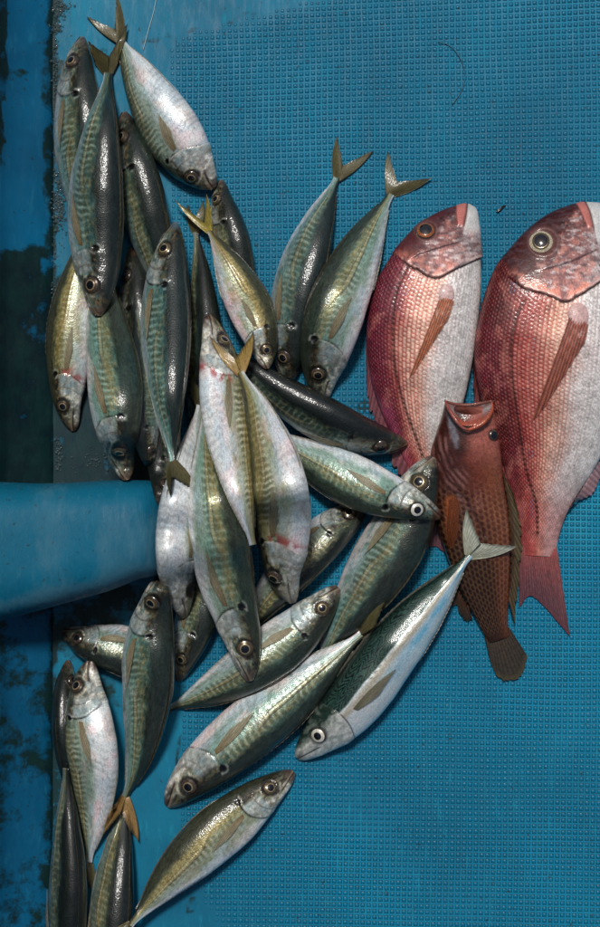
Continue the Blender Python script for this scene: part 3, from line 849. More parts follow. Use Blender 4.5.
        for t_ in (t1, t2):
            zt = max(zc[-1] * .6, .004)
            mxh = max(float(hm_get(bs[0] + (t_[0] - bs[0]) * u, bs[1] + (t_[1] - bs[1]) * u)) for u in np.linspace(.2, 1, 10))
            ztip.append(max(zt, mxh + .003))
        G = np.zeros((nr, nl, 3))
        for a in range(nr):
            kx = -1 + 2 * a / (nr - 1)
            u = abs(kx) ** 1.5
            tp = (t1 if kx > 0 else t2); zt = ztip[0] if kx > 0 else ztip[1]
            tip = fk + (tp - fk) * u
            rt = bs + Dp * kx * hb - T3 * .010 * L
            bend = Dp * (1 if kx > 0 else -1) * .013 * L * abs(kx)
            for b in range(nl):
                v = b / (nl - 1)
                P = rt + (tip - rt) * v + bend * math.sin(v * math.pi) * (1 if True else 0)
                P[2] = max(zc[-1] + (zt - zc[-1]) * v + .0015 * math.sin(v * 3 + kx * 2), float(hm_get(P[0], P[1])) + .0008 if v > .1 else 0)
                G[a, b] = P
        for a in range(nr):                                            # ragged ray ends
            G[a, -1] += (G[a, -1] - G[a, -2]) * random.uniform(-.5, .5)
        tc = tailcol or ((.10, .085, .045), (.075, .07, .028))
        fin_sheet('tail_fin', G, ray_colors(nr, nl, tc[0], tc[1], seed + 13, .28, edge=(.035, .035, .025)), root, org, corr=.00022, thick=.0005)
        hm_splat(G)
    hm_splat(V)
    return root

# ------------------------------------------------------------------ fish built from their outline (sea bream, grouper)
def build_outline_fish(pairs, wprof, paint, label, name, mat, n=250, dense=120, coarse=20, group=None, zflat=None, mouth=None, sx=1.0):
    P = np.array(pairs, float)
    Lp = catmull(P[:, 0], 300); Rp = catmull(P[:, 1], 300)
    mid = (Lp + Rp) / 2
    d = np.r_[0, np.cumsum(np.linalg.norm(np.diff(mid, axis=0), axis=1))]
    Lpx = d[-1]
    s = np.linspace(0, 1, n); s = s + .05 * np.sin(2 * np.pi * s) * -.6
    Lq = np.stack([np.interp(s * Lpx, d, Lp[:, k]) for k in (0, 1)], 1)
    Rq = np.stack([np.interp(s * Lpx, d, Rp[:, k]) for k in (0, 1)], 1)
    C = (Lq + Rq) / 2; hpx = np.linalg.norm(Lq - Rq, axis=1) / 2
    dd = (Lq - Rq) / (2 * hpx[:, None]); dd3 = np.stack([dd[:, 0], -dd[:, 1], 0 * dd[:, 0]], 1)
    wpx = np.interp(s, wprof[0], wprof[1])
    for _ in range(6): wpx[1:-1] = (wpx[:-2] + 2 * wpx[1:-1] + wpx[2:]) / 4
    th = np.r_[np.linspace(0, np.pi, dense), np.linspace(np.pi, 2 * np.pi, coarse + 2)[1:-1]]
    ct, st = np.cos(th)[None], np.sin(th)[None]
    # plan position of each vertex in picture space (what the pigment is laid out by)
    X = C[:, 0][:, None] + dd[:, 0][:, None] * (hpx[:, None] * ct)
    Y = C[:, 1][:, None] + dd[:, 1][:, None] * (hpx[:, None] * ct)
    v = ct * np.ones_like(X); u = s[:, None] * np.ones_like(X)
    col, metal, disp = paint(X, Y, u, v, Lpx)
    col = np.clip(np.clip(col, .002, 1) ** 1.18 * 1.12, .002, .86)
    zl = np.sign(st) * np.abs(st) ** .86 * wpx[:, None]
    down = wpx / 1000 * .96
    zc = down.copy()
    for it in range(2):
        fz = (H - zc) / H
        req = down.copy()
        for o in np.linspace(-.85, .85, 9):
            px_ = C[:, 0] + dd[:, 0] * hpx * o; py_ = C[:, 1] + dd[:, 1] * hpx * o
            b = hm_get((px_ - 300) / 1000 * fz, (463.5 - py_) / 1000 * fz)
            req = np.maximum(req, np.where(b > .0015, b + down * math.sqrt(1 - o * o) * .75, down))
        for _ in range(60): req[1:-1] = (req[:-2] + req[1:-1] + req[2:]) / 3
        zc = req
    fz = ((H - zc) / H)[:, None, None]
    Cw = np.stack([(C[:, 0] - 300) / 1000, (463.5 - C[:, 1]) / 1000, 0 * zc], 1)[:, None] * fz
    V = Cw + dd3[:, None] * (hpx[:, None] / 1000 * ct)[..., None] * fz
    zz = zc[:, None] + zl / 1000 * fz[..., 0]
    V = V + 0 * zz[..., None]; V[..., 2] = zz
    # relief along outward direction
    outw = dd3[:, None] * (ct / np.maximum(hpx[:, None], 3))[..., None] + np.array([0, 0, 1.]) * (st / np.maximum(wpx[:, None], 3))[..., None]
    outw /= np.linalg.norm(outw, axis=-1, keepdims=True)
    V = V + outw * (disp / 1000)[..., None]
    if mouth: V = mouth(V, u, v, st * np.ones_like(u))
    V[..., 2] = np.maximum(V[..., 2], .0006)
    org = np.array([V[n // 2, :, 0].mean(), V[n // 2, :, 1].mean(), 0.0])
    root = empty(name, org, label, 'fish', group)
    girth = np.cumsum(np.r_[0, np.linalg.norm(np.diff(V[n // 3], axis=0), axis=1)])
    U = np.stack([u * Lpx / 100, (girth[None] * 10) * np.ones_like(u)], -1)
    me = grid_mesh('body', V - org, col, metal, U, closed=True, caps=True)
    link('body', me, mat, root)
    F = [(i * V.shape[1] + j, i * V.shape[1] + j + 1, (i + 1) * V.shape[1] + j + 1, (i + 1) * V.shape[1] + j) for i in range(0, n - 1) for j in range(0, dense - 1)]
    bvh = BVHTree.FromPolygons([tuple(a) for a in V.reshape(-1, 3)], F)
    def top(px, py, lift=.0006):
        z = .03
        for _ in range(3):
            P = PX(px, py, z)
            h = bvh.ray_cast(Vector((P[0], P[1], 1.0)), Vector((0, 0, -1)))
            if h[0] is None: return None, None
            z = h[0].z
        return np.array(h[0]) + np.array(h[1]) * lift * (1 if h[1].z > 0 else -1), np.array(h[1]) * (1 if h[1].z > 0 else -1)
    hm_splat(V)
    return root, org, top, zc

def px_fin(name, roots, tips, root, org, col, z0=None, top=None, nr=24, nl=14, lift=.001, corr=.0002, thick=.0005, bend=0.0, seed=1, streak=.3, edge=None, ztip=None, rag=.3, hgt=None, mat=None):
    """fin from root and tip polylines in the picture; lies on the body (top) or at given heights"""
    Rr, _ = arcres(catmull(roots, 60), np.linspace(0, 1, nr)); Tt, _ = arcres(catmull(tips, 60), np.linspace(0, 1, nr))
    G = np.zeros((nr, nl, 3))
    for a in range(nr):
        ex = 1 + random.uniform(-.04, .04) * rag
        for b in range(nl):
            v = b / (nl - 1)
            q = Rr[a] + (Tt[a] - Rr[a]) * v * ex
            perp = np.array([-(Tt[a] - Rr[a])[1], (Tt[a] - Rr[a])[0]])
            q = q + perp * bend * math.sin(v * math.pi)
            P = None
            if top is not None:
                P, nn = top(q[0], q[1], lift + .0012 * math.sin(v * 3))
            if P is None:
                z = (z0 if z0 is not None else .01) + ((ztip if ztip is not None else .004) - (z0 if z0 is not None else .01)) * v
                if top is not None and b > 0: z = max(G[a, b - 1, 2] - .0012, .003)
                if hgt is not None:
                    Pq = PX(q[0], q[1], z); z = max(z, float(hm_get(Pq[0], Pq[1])) + .001)
                P = PX(q[0], q[1], z)
            G[a, b] = P
    if top is not None:
        for _ in range(6):
            z = G[..., 2]; zz = z.copy()
            zz[1:-1] = (z[:-2] + z[1:-1] * 2 + z[2:]) / 4; zz[:, 1:-1] = (zz[:, :-2] + zz[:, 1:-1] * 2 + zz[:, 2:]) / 4
            G[..., 2] = zz
        G[..., 2] += .0008
    c = ray_colors(nr, nl, col[0], col[1], seed, streak, edge)
    return fin_sheet(name, G, c, root, org, corr=corr, thick=thick, mat=mat)

def scale_rows(u, v, Lpx, hmax, pitch_a=4.0, pitch_b=3.9):
    a = u * Lpx / pitch_a
    ang = np.arccos(np.clip(v, -1, 1))
    b = ang * hmax * .86 / pitch_b
    row = np.floor(b)
    aa = a + .5 * (row % 2)
    fx = aa - np.floor(aa) - .5; fy = b - row - .5
    cell = _hash(np.floor(aa), row, 5)
    return fx, fy, cell

def bream_paint(geo):
    def f(X, Y, u, v, Lpx):
        sd = geo['seed']; hmax = geo['h']
        n1 = fbm(X / 26, Y / 26, sd); n2 = fbm(X / 7, Y / 7, sd + 3); n3 = fbm(X / 2.6, Y / 2.6, sd + 4, 2)
        vv = v + (n1 - .5) * .30
        c = np.broadcast_to(np.array([.74, .72, .70]), X.shape + (3,)).copy()               # silver-white belly
        c = mixc(c, np.array([.66, .44, .34]), ss(-.40, .05, vv) * (.55 + .45 * geo['rose']))
        c = mixc(c, np.array([.36, .085, .070]), ss(geo['red0'], geo['red0'] + .38, vv) * (.70 + .30 * geo['rose']))
        c = mixc(c, geo['back'], ss(.36, .72, vv))
        c = mixc(c, np.array([.42, .10, .22]), ss(.55, .8, vv) * ss(.45, .7, fbm(X / 40, Y / 60, sd + 8)) * geo['mauve'])
        tailf = ss(.72, .92, u)
        c = mixc(c, np.array([.42, .10, .09]), tailf * .65)
        c = mixc(c, np.array([.62, .30, .25]), ss(.5, .68, fbm(X / 9, Y / 14, sd + 15)) * .30 * ss(-.6, -.1, v))
        # gill cover edge parts scaled body from head
        dg, sg = pdist(X, Y, geo['gill']); sg = sg * geo['gs']                               # +1 on the body side
        nape, ns = pdist(X, Y, geo['nape']); ns = ns * geo['gs']
        body = np.where(ns > 0, 1., 0.) * 1.0
        body = ss(-1.0, 1.5, nape * ns)
        # scales, each a small plate with a raised rear rim
        fx, fy, cell = scale_rows(u, v, Lpx, hmax)
        r = np.sqrt((fx + .15) ** 2 * 1.0 + fy ** 2 * 1.25)
        rim = ss(.40, .54, r)
        sheen = 1 - ss(.05, .34, r)
        sc_ = body * (1 - ss(.955, 1.0, u))
        pale = mixc(c, np.array([.86, .82, .80]), .45 * np.ones_like(u) * (1 - .5 * ss(.1, .7, v)))
        c = c + (pale - c) * (sheen * sc_ * (.6 + .6 * cell) * .8)[..., None]
        redz = ss(-.75, -.05, v + (n1 - .5) * .5)
        dk = np.stack([c[..., 0] * (.52 + .08 * redz), c[..., 1] * (.50 - .28 * redz), c[..., 2] * (.50 - .30 * redz)], -1)
        c = c + (dk - c) * (rim * sc_ * (.42 + .50 * ss(-.5, .3, v)))[..., None]
        disp = sc_ * (.24 * (fx + .5) * (1 - rim) - .20 * rim)
        # lateral line
        dl, _ = pdist(X, Y, geo['line'])
        dash = .65 + .35 * np.sin(u * Lpx / 5 * 2 * np.pi)
        c = mixc(c, np.array([.03, .010, .010]), (1 - ss(.8, 2.1, dl)) * .92 * dash)
        disp = disp - .3 * (1 - ss(.8, 1.8, dl))
        # head
        hd = 1 - body
        hc = np.broadcast_to(np.array([.30, .15, .14]), X.shape + (3,)).copy()
        hc = mixc(hc, np.array([.50, .44, .44]), ss(.0, -.6, v) * .8)
        hc = mixc(hc, geo['crown'], ss(.10, .55, vv))
        hc = mixc(hc, np.array([.62, .30, .24]), ss(.50, .66, n2) * .5 * (1 - ss(.3, .7, v)))
        hc = mixc(hc, np.array([.66, .62, .62]), ss(.54, .68, fbm(X / 5, Y / 2.5, sd + 31)) * .55 * (1 - ss(.2, .6, v)))
        hc = mixc(hc, np.array([.12, .07, .08]), ss(.50, .64, fbm(X / 5 + Y / 9, Y / 2.5, sd + 36)) * .6)
        c = c * (1 - hd[..., None]) + hc * hd[..., None]
        c = c * (.70 + .60 * n3)[..., None]
        c = c * (1 - .16 * ss(.45, .7, fbm(X / 12, Y / 12, sd + 71)))[..., None]
        gm = np.exp(-(dg / 9.0) ** 2) * (sg < 0)
        c = mixc(c, np.array([.66, .27, .20]), gm * geo['gillred'] * ss(.35, .6, n2) * ss(-.65, -.2, v))
        c = mixc(c, np.array([.035, .015, .015]), np.exp(-((dg * sg - .8) / (.5 + 1.4 * n2)) ** 2) * .92)
        c = mixc(c, np.array([.74, .62, .58]), np.exp(-((dg * sg + 1.8) / 1.2) ** 2) * .6 * ss(.35, .6, n2))
        disp = disp + np.where(sg < 0, 2.2 * np.exp(-dg / 14), -.9 * np.exp(-(dg / 2.2)))
        dp, sp = pdist(X, Y, geo['preop']); sp = sp * geo['gs']
        c = mixc(c, np.array([.13, .08, .09]), np.exp(-(dp / 1.0) ** 2) * .75)
        disp = disp + np.where(sp < 0, 1.1 * np.exp(-dp / 7), -.3 * np.exp(-dp / 1.6))
        if 'preop2' in geo:
            dp, sp = pdist(X, Y, geo['preop2'])
            c = mixc(c, np.array([.16, .10, .11]), np.exp(-(dp / .9) ** 2) * .6); disp = disp - .6 * np.exp(-(dp / 1.2) ** 2)
        # lips: groove behind the upper lip, pink upper, pale lower
        dm, sm = pdist(X, Y, geo['lip_groove'])
        dm2, sm2 = pdist(X, Y, geo['mouth'])
        lip = (1 - ss(0, 1.0, -dm * sm * geo['ls'])) * 0 + ((sm * geo['ls'] > 0) & (sm2 * geo['ls'] < 0)) * 1.0
        lim = 1 - ss(geo['lipy'] - 3, geo['lipy'] + 3, Y)
        c = mixc(c, np.array([.55, .22, .19]) , lip * lim * .95)
        jaw = (sm2 * geo['ls'] > 0) * (1 - ss(geo['jawy'] - 6, geo['jawy'] + 10, Y))
        c = mixc(c, np.array([.68, .68, .66]) * (.85 + .3 * n2[..., None]), jaw * .9)
        c = mixc(c, np.array([.10, .03, .03]), np.exp(-(dm / .8) ** 2) * lim * .8)
        c = mixc(c, np.array([.08, .03, .03]), np.exp(-(dm2 / .9) ** 2) * lim * .9)
        disp = disp + 1.0 * lip * lim - 1.4 * np.exp(-(dm / 1.1) ** 2) * lim - 1.8 * np.exp(-(dm2 / 1.3) ** 2) * lim
        # socket
        ex, ey, er = geo['eye']
        de = np.hypot(X - ex, Y - ey)
        c = mixc(c, np.array([.15, .075, .07]), (1 - ss(er * 1.1, er * 1.7, de)) * .85)
        disp = disp - 1.6 * (1 - ss(er * .8, er * 1.1, de)) + .9 * np.exp(-((de - er * 1.25) / 2.0) ** 2)
        for (nx_, ny_, nr_) in geo['nostril']:
            dn = np.hypot(X - nx_, Y - ny_); c = mixc(c, np.array([.03, .02, .02]), 1 - ss(nr_ * .6, nr_ * 1.2, dn)); disp = disp - .8 * (1 - ss(0, nr_ * 1.3, dn))
        # few blue spots of the living fish
        sp = _hash(np.floor(u * Lpx / 9.8), np.floor(np.arccos(np.clip(v, -1, 1)) * hmax / 9.4), 3)
        c = mixc(c, np.array([.10, .25, .42]), (sp > .965) * sheen * body * ss(.1, .4, v) * .7)
        metal = .12 + .30 * ss(.3, -.3, v) * (.6 + .4 * sheen) + .06 * n1
        return c, metal, disp
    return f

def grouper_paint(X, Y, u, v, Lpx):
    n1 = fbm(X / 20, Y / 20, 301); n2 = fbm(X / 6, Y / 6, 302); n3 = fbm(X / 2.2, Y / 2.2, 303, 2)
    c = np.broadcast_to(np.array([.17, .042, .024]), X.shape + (3,)).copy()
    c = mixc(c, np.array([.065, .016, .011]), ss(-.25, .4, v + (n1 - .5) * .5))
    c = mixc(c, np.array([.060, .026, .011]), ss(.40, .70, u) * .85)
    c = mixc(c, np.array([.26, .085, .045]), ss(-.2, -.75, v) * (1 - ss(.85, 1, u) * .5))
    # honeycomb of brown spots with pale seams over the rear body
    a = u * Lpx / 6.2; b = v * 7.0
    row = np.floor(b); aa = a + .5 * (row % 2) + .25 * (n2 - .5)
    fx = aa - np.floor(aa) - .5; fy = b - row - .5
    seam = ss(.34, .50, np.sqrt(fx ** 2 + fy ** 2 * 1.1))
    sm_ = ss(.30, .42, u) * (1 - ss(.93, 1, u))
    c = c * (1 - .30 * sm_ * (1 - seam))[..., None]
    c = mixc(c, np.array([.36, .20, .11]), seam * sm_ * .30)
    # throat: pink with fine folds
    thr = ss(.30, .14, u) * ss(.25, -.35, v + (n1 - .5) * .3)
    c = mixc(c, np.array([.44, .15, .12]), thr * .85)
    d1 = pdist(X, Y, [(434, 432), (437, 455), (447, 475), (460, 490), (470, 494)])[0]
    folds = (.5 + .5 * np.sin(d1 * 1.15 + fbm(X / 24, Y / 24, 340) * 7)) * ss(.25, .7, fbm(X / 9, Y / 16, 344))
    fm = (1 - ss(13, 20, d1)) * ss(.02, .08, u)
    c = mixc(c, np.array([.50, .24, .22]), fm * folds * .42)
    # pale blue-white gape membrane streak
    d2 = pdist(X, Y, [(449, 408), (450, 425), (455, 446)])[0]
    c = mixc(c, np.array([.40, .42, .50]), (1 - ss(.5, 4.5, d2 + 5 * (n2 - .5))) * .38)
    # gill opening
    d3, s3 = pdist(X, Y, [(455, 492), (464, 498), (470, 510), (478, 522), (483, 535)])
    c = mixc(c, np.array([.03, .012, .010]), np.exp(-(d3 / 1.2) ** 2) * .7)
    c = mixc(c, np.array([.45, .13, .04]), (1 - ss(2, 8, pdist(X, Y, [(449, 500), (450, 530)])[0])) * .7)
    c = c * (.72 + .56 * n3)[..., None] * np.array([.84, .92, .92]) * (1 - .30 * ss(.4, .9, u))[..., None]
    disp = .3 * (folds - .5) * fm - 1.2 * np.exp(-(d3 / 1.5) ** 2) + sm_ * .25 * (1 - seam) + .5 * (n2 - .5)
    de = np.hypot(X - 493, Y - 435)
    c = mixc(c, np.array([.10, .035, .025]), 1 - ss(5.5, 7.5, de))
    metal = .05 + 0 * u
    return c, metal, disp

# ------------------------------------------------------------------ the catch, from the bottom of the pile up
FISH = []
def aji(*a, **k):
    k.setdefault('seed', 11 + 13 * len(FISH)); FISH.append(1)
    return build_fish(*a, **k)

aji([(68, 660), (66, 690), (68, 725), (72, 770), (78, 820)], 30, 'L', 60, 'small dark horse mackerel at lower left, hidden but for its head and left edge', p=dict(dark=1, gold=.2), eye='dark', pec=False)
aji([(131, 248), (134, 285), (138, 330), (146, 390), (156, 474)], 38, 'R', 55, 'dark horse mackerel seen as a narrow strip low in the upper left pile', p=dict(dark=.9, gold=.4), eye='dark', tail=False)
aji([(200, 455), (203, 400), (205, 340), (202, 285), (196, 232)], 37, 'R', 62, 'dark slim horse mackerel, only its back showing, left of the small yellow-backed one', p=dict(dark=.9, gold=.5), tips=[(188, 205), (203, 200)])
aji([(82, 37), (77, 72), (78, 112), (80, 160), (86, 215), (94, 262)], 52, 'R', 40, 'horse mackerel with its snout up at the top left corner beside the boat side', p=dict(dark=.6, teal=.9), eye='brown', tail=False, pitch=1)
aji([(124, 112), (128, 140), (137, 180), (149, 228), (162, 275), (172, 325)], 47, 'R', 42, 'horse mackerel snout up beneath the silver one at the top, pectoral fin amber', p=dict(dark=.7, gold=.5, teal=.7), eye='brown', tail=False)
aji([(74, 431), (68, 402), (68, 365), (71, 320), (78, 275), (90, 222)], 46, 'L', -10, 'golden-backed horse mackerel head down at the left wall, blood at its gills', p=dict(gold=1, dark=.3, teal=.2, blood=.9, pink=.4), eye='brown', tail=False)
aji([(221, 180), (222, 200), (228, 228), (236, 262), (244, 300), (250, 340)], 37, 'R', 45, 'small dark horse mackerel with its snout under that of the silver top one', p=dict(dark=.8, teal=.3), eye='gold', tail=False)
aji([(178, 681), (186, 652), (195, 622), (204, 590), (214, 555), (224, 500)], 42, 'R', 30, 'horse mackerel head down below the beam end, its eye just above the amber fin', p=dict(dark=.6, pink=.4), eye='gold', tail=False)
aji([(368, 500), (352, 514), (331, 531), (306, 554), (285, 578), (262, 606), (240, 640)], 46, 'D', 30, 'dark horse mackerel pointing up right, mostly under the big white-bellied one', p=dict(white=.32, dark=.8, teal=.3, gold=.6), eye='brown', tail=False)
aji([(63, 630), (80, 639), (100, 645), (126, 652), (148, 672), (158, 715)], 47, 'D', 18, 'horse mackerel pointing left just below the beam, pink sheen on its flank', p=dict(dark=.7, pink=1, teal=.5), eye='dark', tail=False)
aji([(288, 384), (288, 362), (290, 332), (297, 290), (309, 248), (322, 213), (337, 178)], 49, 'R', 36, 'slate-backed horse mackerel, left one of the two with raised tails beside the pink fish', tips=[(337, 136), (374, 150)], p=dict(dark=.7, teal=.8, gold=.2), eye='brown', troll=5)
aji([(323, 402), (321, 378), (326, 348), (337, 308), (353, 268), (371, 230), (391, 194)], 57, 'L', 4, 'olive and pale horse mackerel just left of the smaller pink fish, forked tail raised', tips=[(388, 151), (432, 178)], p=dict(dark=.3, teal=.7, gold=.7), eye='gold', troll=0)

aji([(160, 505), (163, 470), (161, 425), (158, 380), (154, 330)], 36, 'L', 40, 'added dark horse mackerel filling the shaded gap above the beam end, mostly covered', p=dict(dark=1.0, gold=.3), eye='dark', tail=False, pec=False)  # dark fish added to fill and darken the gap
aji([(150, 470), (146, 440), (143, 400), (140, 360), (136, 310)], 30, 'L', 50, 'added dark horse mackerel behind the turquoise-flanked one, filling the shaded gap', p=dict(dark=1.0, gold=.3), eye='dark', tail=False, pec=False)  # second added fish, darkens the same gap

# sea breams
B1 = [((464, 203.5), (471, 204.5)), ((454, 206), (477, 210)), ((438, 212), (480, 228)), ((420, 223), (481, 248)), ((403, 240), (481, 268)), ((388, 261), (481, 288)), ((374, 287), (479, 312)),
      ((367, 316), (476, 338)), ((367, 347), (472, 364)), ((371, 378), (466, 392)), ((380, 408), (459, 420)), ((393, 438), (453, 448)), ((406, 464), (450, 473)), ((417, 489), (449, 495)), ((426, 513), (448, 516))]
WB = ([0, .02, .07, .15, .25, .4, .55, .7, .82, .92, 1.0], [2.5, 7, 12, 17, 20, 21.5, 19, 14, 9, 5.5, 3.5])
geo1 = dict(red0=.18, seed=101, h=56, rose=.8, back=np.array([.17, .020, .045]), mauve=.8, crown=np.array([.11, .030, .035]), gillred=.8,
            gill=[(403, 262), (410, 268), (418, 272), (427, 278), (438, 279), (451, 272), (464, 266), (479, 258)], gs=1,
            nape=[(396, 242), (404, 258), (410, 268), (418, 272), (427, 278), (438, 279), (451, 272), (464, 266), (483, 256)],
            preop=[(414, 259), (419, 256), (431, 252), (447, 247), (458, 244)], preop2=[(437, 236), (448, 233), (459, 228)],
            line=[(406, 269), (398, 286), (393, 306), (392, 342), (395, 374), (405, 410), (418, 445), (428, 475), (437, 508)],
            lip_groove=[(456, 202), (455, 214), (456, 228)], mouth=[(467.5, 202), (466, 214), (463, 229)], ls=-1, lipy=227, jawy=232,
            eye=(425.6, 232, 8.6), nostril=[(440, 219, 1.3), (443, 221, 1.0)])
r1, o1, top1, z1_ = build_outline_fish(B1, WB, bream_paint(geo1), 'smaller pink sea bream lying head up nearer the middle, magenta along its back', 'sea_bream', M_BREAM, n=270, dense=120, group='pink sea breams')
B2 = [((581, 202), (600, 203)), ((568, 205.5), (608, 212)), ((548, 214), (616, 232)), ((529, 228), (622, 255)), ((511, 247), (626, 280)), ((493, 272), (629, 305)), ((480, 311), (630, 338)),
      ((474, 350), (628, 372)), ((478, 388), (621, 404)), ((487, 420), (611, 434)), ((498, 450), (597, 464)), ((507, 479), (580, 491)), ((514, 505), (567, 513)), ((519, 531), (559, 536)), ((521, 555), (555, 557))]
geo2 = dict(red0=-.02, seed=151, h=76, rose=1.0, back=np.array([.135, .014, .016]), mauve=.15, crown=np.array([.075, .018, .017]), gillred=1.0,
            gill=[(514, 284), (522, 290), (535, 294), (550, 299), (561, 304), (574, 298), (587, 290), (602, 280), (622, 268)], gs=1,
            nape=[(503, 262), (512, 278), (522, 290), (535, 294), (550, 299), (561, 304), (574, 298), (587, 290), (602, 280), (630, 262)],
            preop=[(545, 271), (555, 268), (567, 264), (583, 257), (593, 252)], preop2=[(546, 262), (560, 258), (575, 247)],
            line=[(522, 303), (513, 320), (509, 342), (509, 374), (512, 395), (517, 427), (525, 472), (535, 504), (537, 535)],
            lip_groove=[(575, 202), (579, 214), (585, 230)], mouth=[(585, 202), (589, 214), (592, 230)], ls=-1, lipy=229, jawy=245,
            eye=(541, 243.5, 12.0), nostril=[(561, 224, 1.6), (565, 227, 1.2)])
r2, o2, top2, z2_ = build_outline_fish(B2, (WB[0], [v * 1.25 for v in WB[1]]), bream_paint(geo2), 'larger red sea bream head up at the right edge, tail fin spread on deck', 'sea_bream', M_BREAM, n=320, dense=150, group='pink sea breams')

def plan_eye(top, ex, ey, er, root, org, iris, rim, inner, pupil, ztilt=.0):
    P, nn = top(ex, ey, 0)
    acc = nn.copy()
    for dx, dy in ((6, 0), (-6, 0), (0, 6), (0, -6)):
        a = top(ex + dx, ey + dy, 0)
        if a[1] is not None: acc = acc + a[1]
    acc = acc + np.array([0, 0, 1.5]); acc /= np.linalg.norm(acc)
    make_eye(P + acc * .0012 * (er / 5), acc, np.array([0, 1., 0]), er / 1000, root, org, iris, rim, inner, pupil)
plan_eye(top1, 425.6, 232, 8.8, r1, o1, M_IRIS_ORANGE, M_RIM, None, .70)
plan_eye(top2, 541, 243.5, 11.6, r2, o2, M_IRIS_CREAM, M_RIM_PINK, M_IRIS_GOLD, .64)

FO = ((.42, .13, .06), (.40, .13, .06))
px_fin('pectoral_fin', [(439, 299), (446, 298), (454, 301)], [(408, 380), (418, 366), (446, 322)], r1, o1, FO, top=top1, nr=15, nl=22, lift=.0012, seed=3, streak=.6, corr=.0006, mat=M_FINT)
px_fin('pectoral_fin', [(569, 318), (578, 318), (588, 325)], [(530, 424), (546, 404), (584, 343)], r2, o2, ((.34, .10, .07), (.30, .09, .06)), top=top2, nr=17, nl=24, lift=.0014, seed=4, streak=.6, corr=.0006, mat=M_FINT)
def knob(px, py, r, top, root, org, col):
    P, nn = top(px, py, 0)
    th = np.linspace(0, 2 * np.pi, 20, endpoint=False); V = []
    t = np.cross(nn, [0, 1, 0]); t /= np.linalg.norm(t); b = np.cross(nn, t)
    for k in range(7):
        a = k / 6 * math.pi / 2
        V.append(P + (t[None] * np.cos(th)[:, None] * .8 + b[None] * np.sin(th)[:, None]) * r * math.cos(a) * (1.0) + nn * r * .35 * (math.sin(a) - .35))
    V = np.array(V); C = np.broadcast_to(np.asarray(col, float), V.shape) * (.8 + .4 * vnoise(V[..., 0] * 900, V[..., 1] * 900, 3))[..., None]
    me = grid_mesh('fin_base', V - org, C, np.zeros(V.shape[:2]) + .05, np.stack([V[..., 0] * 10, V[..., 1] * 10], -1), closed=True, caps=True)
    link('fin_base', me, M_BREAM, root)
knob(447, 294, .0105, top1, r1, o1, (.62, .44, .42))
knob(579, 315, .0140, top2, r2, o2, (.60, .40, .38))
# tails
PK = ((.30, .070, .062), (.065, .030, .040))
px_fin('tail_fin', [(424, 506), (436, 509), (450, 508)], [(414, 568), (432, 546), (456, 562)], r1, o1, PK, z0=z1_[-1] + .0030, ztip=.003, nr=35, nl=16, seed=5, streak=.35, corr=.0003, edge=(.10, .03, .04))
px_fin('tail_fin', [(519.5, 546), (537, 550), (557, 548)], [(519, 607), (534, 597), (570, 636)], r2, o2, PK, z0=z2_[-1] + .0036, ztip=.003, nr=43, nl=18, seed=6, streak=.35, corr=.00035, edge=(.10, .03, .04))
# folded dorsal fins along the left edges, anal and pelvic fins at the right edge
px_fin('dorsal_fin', [(368, 318), (370, 360), (380, 402), (402, 450), (414, 480)], [(366, 345), (368, 392), (377, 428), (398, 470), (411, 492)], r1, o1, ((.20, .05, .07), (.14, .05, .06)), z0=.010, ztip=.006, nr=40, nl=6, seed=7, streak=.4, corr=.0005, rag=5)
px_fin('dorsal_fin', [(477, 318), (475, 352), (486, 412), (500, 452), (512, 495)], [(475, 345), (474, 390), (484, 440), (499, 478), (511, 512)], r2, o2, ((.20, .04, .04), (.14, .04, .04)), z0=.014, ztip=.009, nr=44, nl=6, seed=8, streak=.4, corr=.0005, rag=5)
px_fin('anal_fin', [(598, 460), (585, 484), (570, 508)], [(603, 468), (594, 492), (571, 504)], r2, o2, ((.42, .26, .26), (.30, .18, .2)), z0=.016, ztip=.006, nr=22, nl=8, seed=9, streak=.3, corr=.0004, rag=3)
px_fin('pelvic_fin', [(478, 318), (476, 335)], [(480, 372), (474, 388)], r1, o1, ((.40, .22, .22), (.30, .16, .17)), z0=.012, ztip=.004, nr=12, nl=8, seed=10)

# grouper
G1 = [((445, 402), (492, 403)), ((442, 414), (495, 416)), ((437, 430), (498, 434)), ((431, 450), (501, 456)), ((428, 475), (503, 480)), ((430, 500), (507, 502)), ((435, 520), (510, 522)),
      ((442, 541), (511, 541)), ((449, 562), (511, 561)), ((457, 583), (510, 580)), ((466, 602), (509, 598)), ((475, 618), (508, 613)), ((483, 633), (508, 626)), ((489, 643), (510, 636))]
def gmouth(V, u, v, s):
    k = np.exp(-u / .035) * (s > -.1)
    V = V.copy()
    V[..., 1] += -k * .013 * np.clip(s, 0, 1) * (1 - .55 * np.abs(v) ** 2) - k * 0
    return V
rg, og, topg, zg = build_outline_fish(G1, ([0, .03, .1, .2, .35, .5, .65, .8, .92, 1], [15, 17, 20, 22, 22, 20, 16, 10, 6, 4]), grouper_paint,
    'reddish brown spotted grouper between the two pink fish with its mouth gaping', 'grouper', M_GROUP, n=200, dense=100, mouth=gmouth)
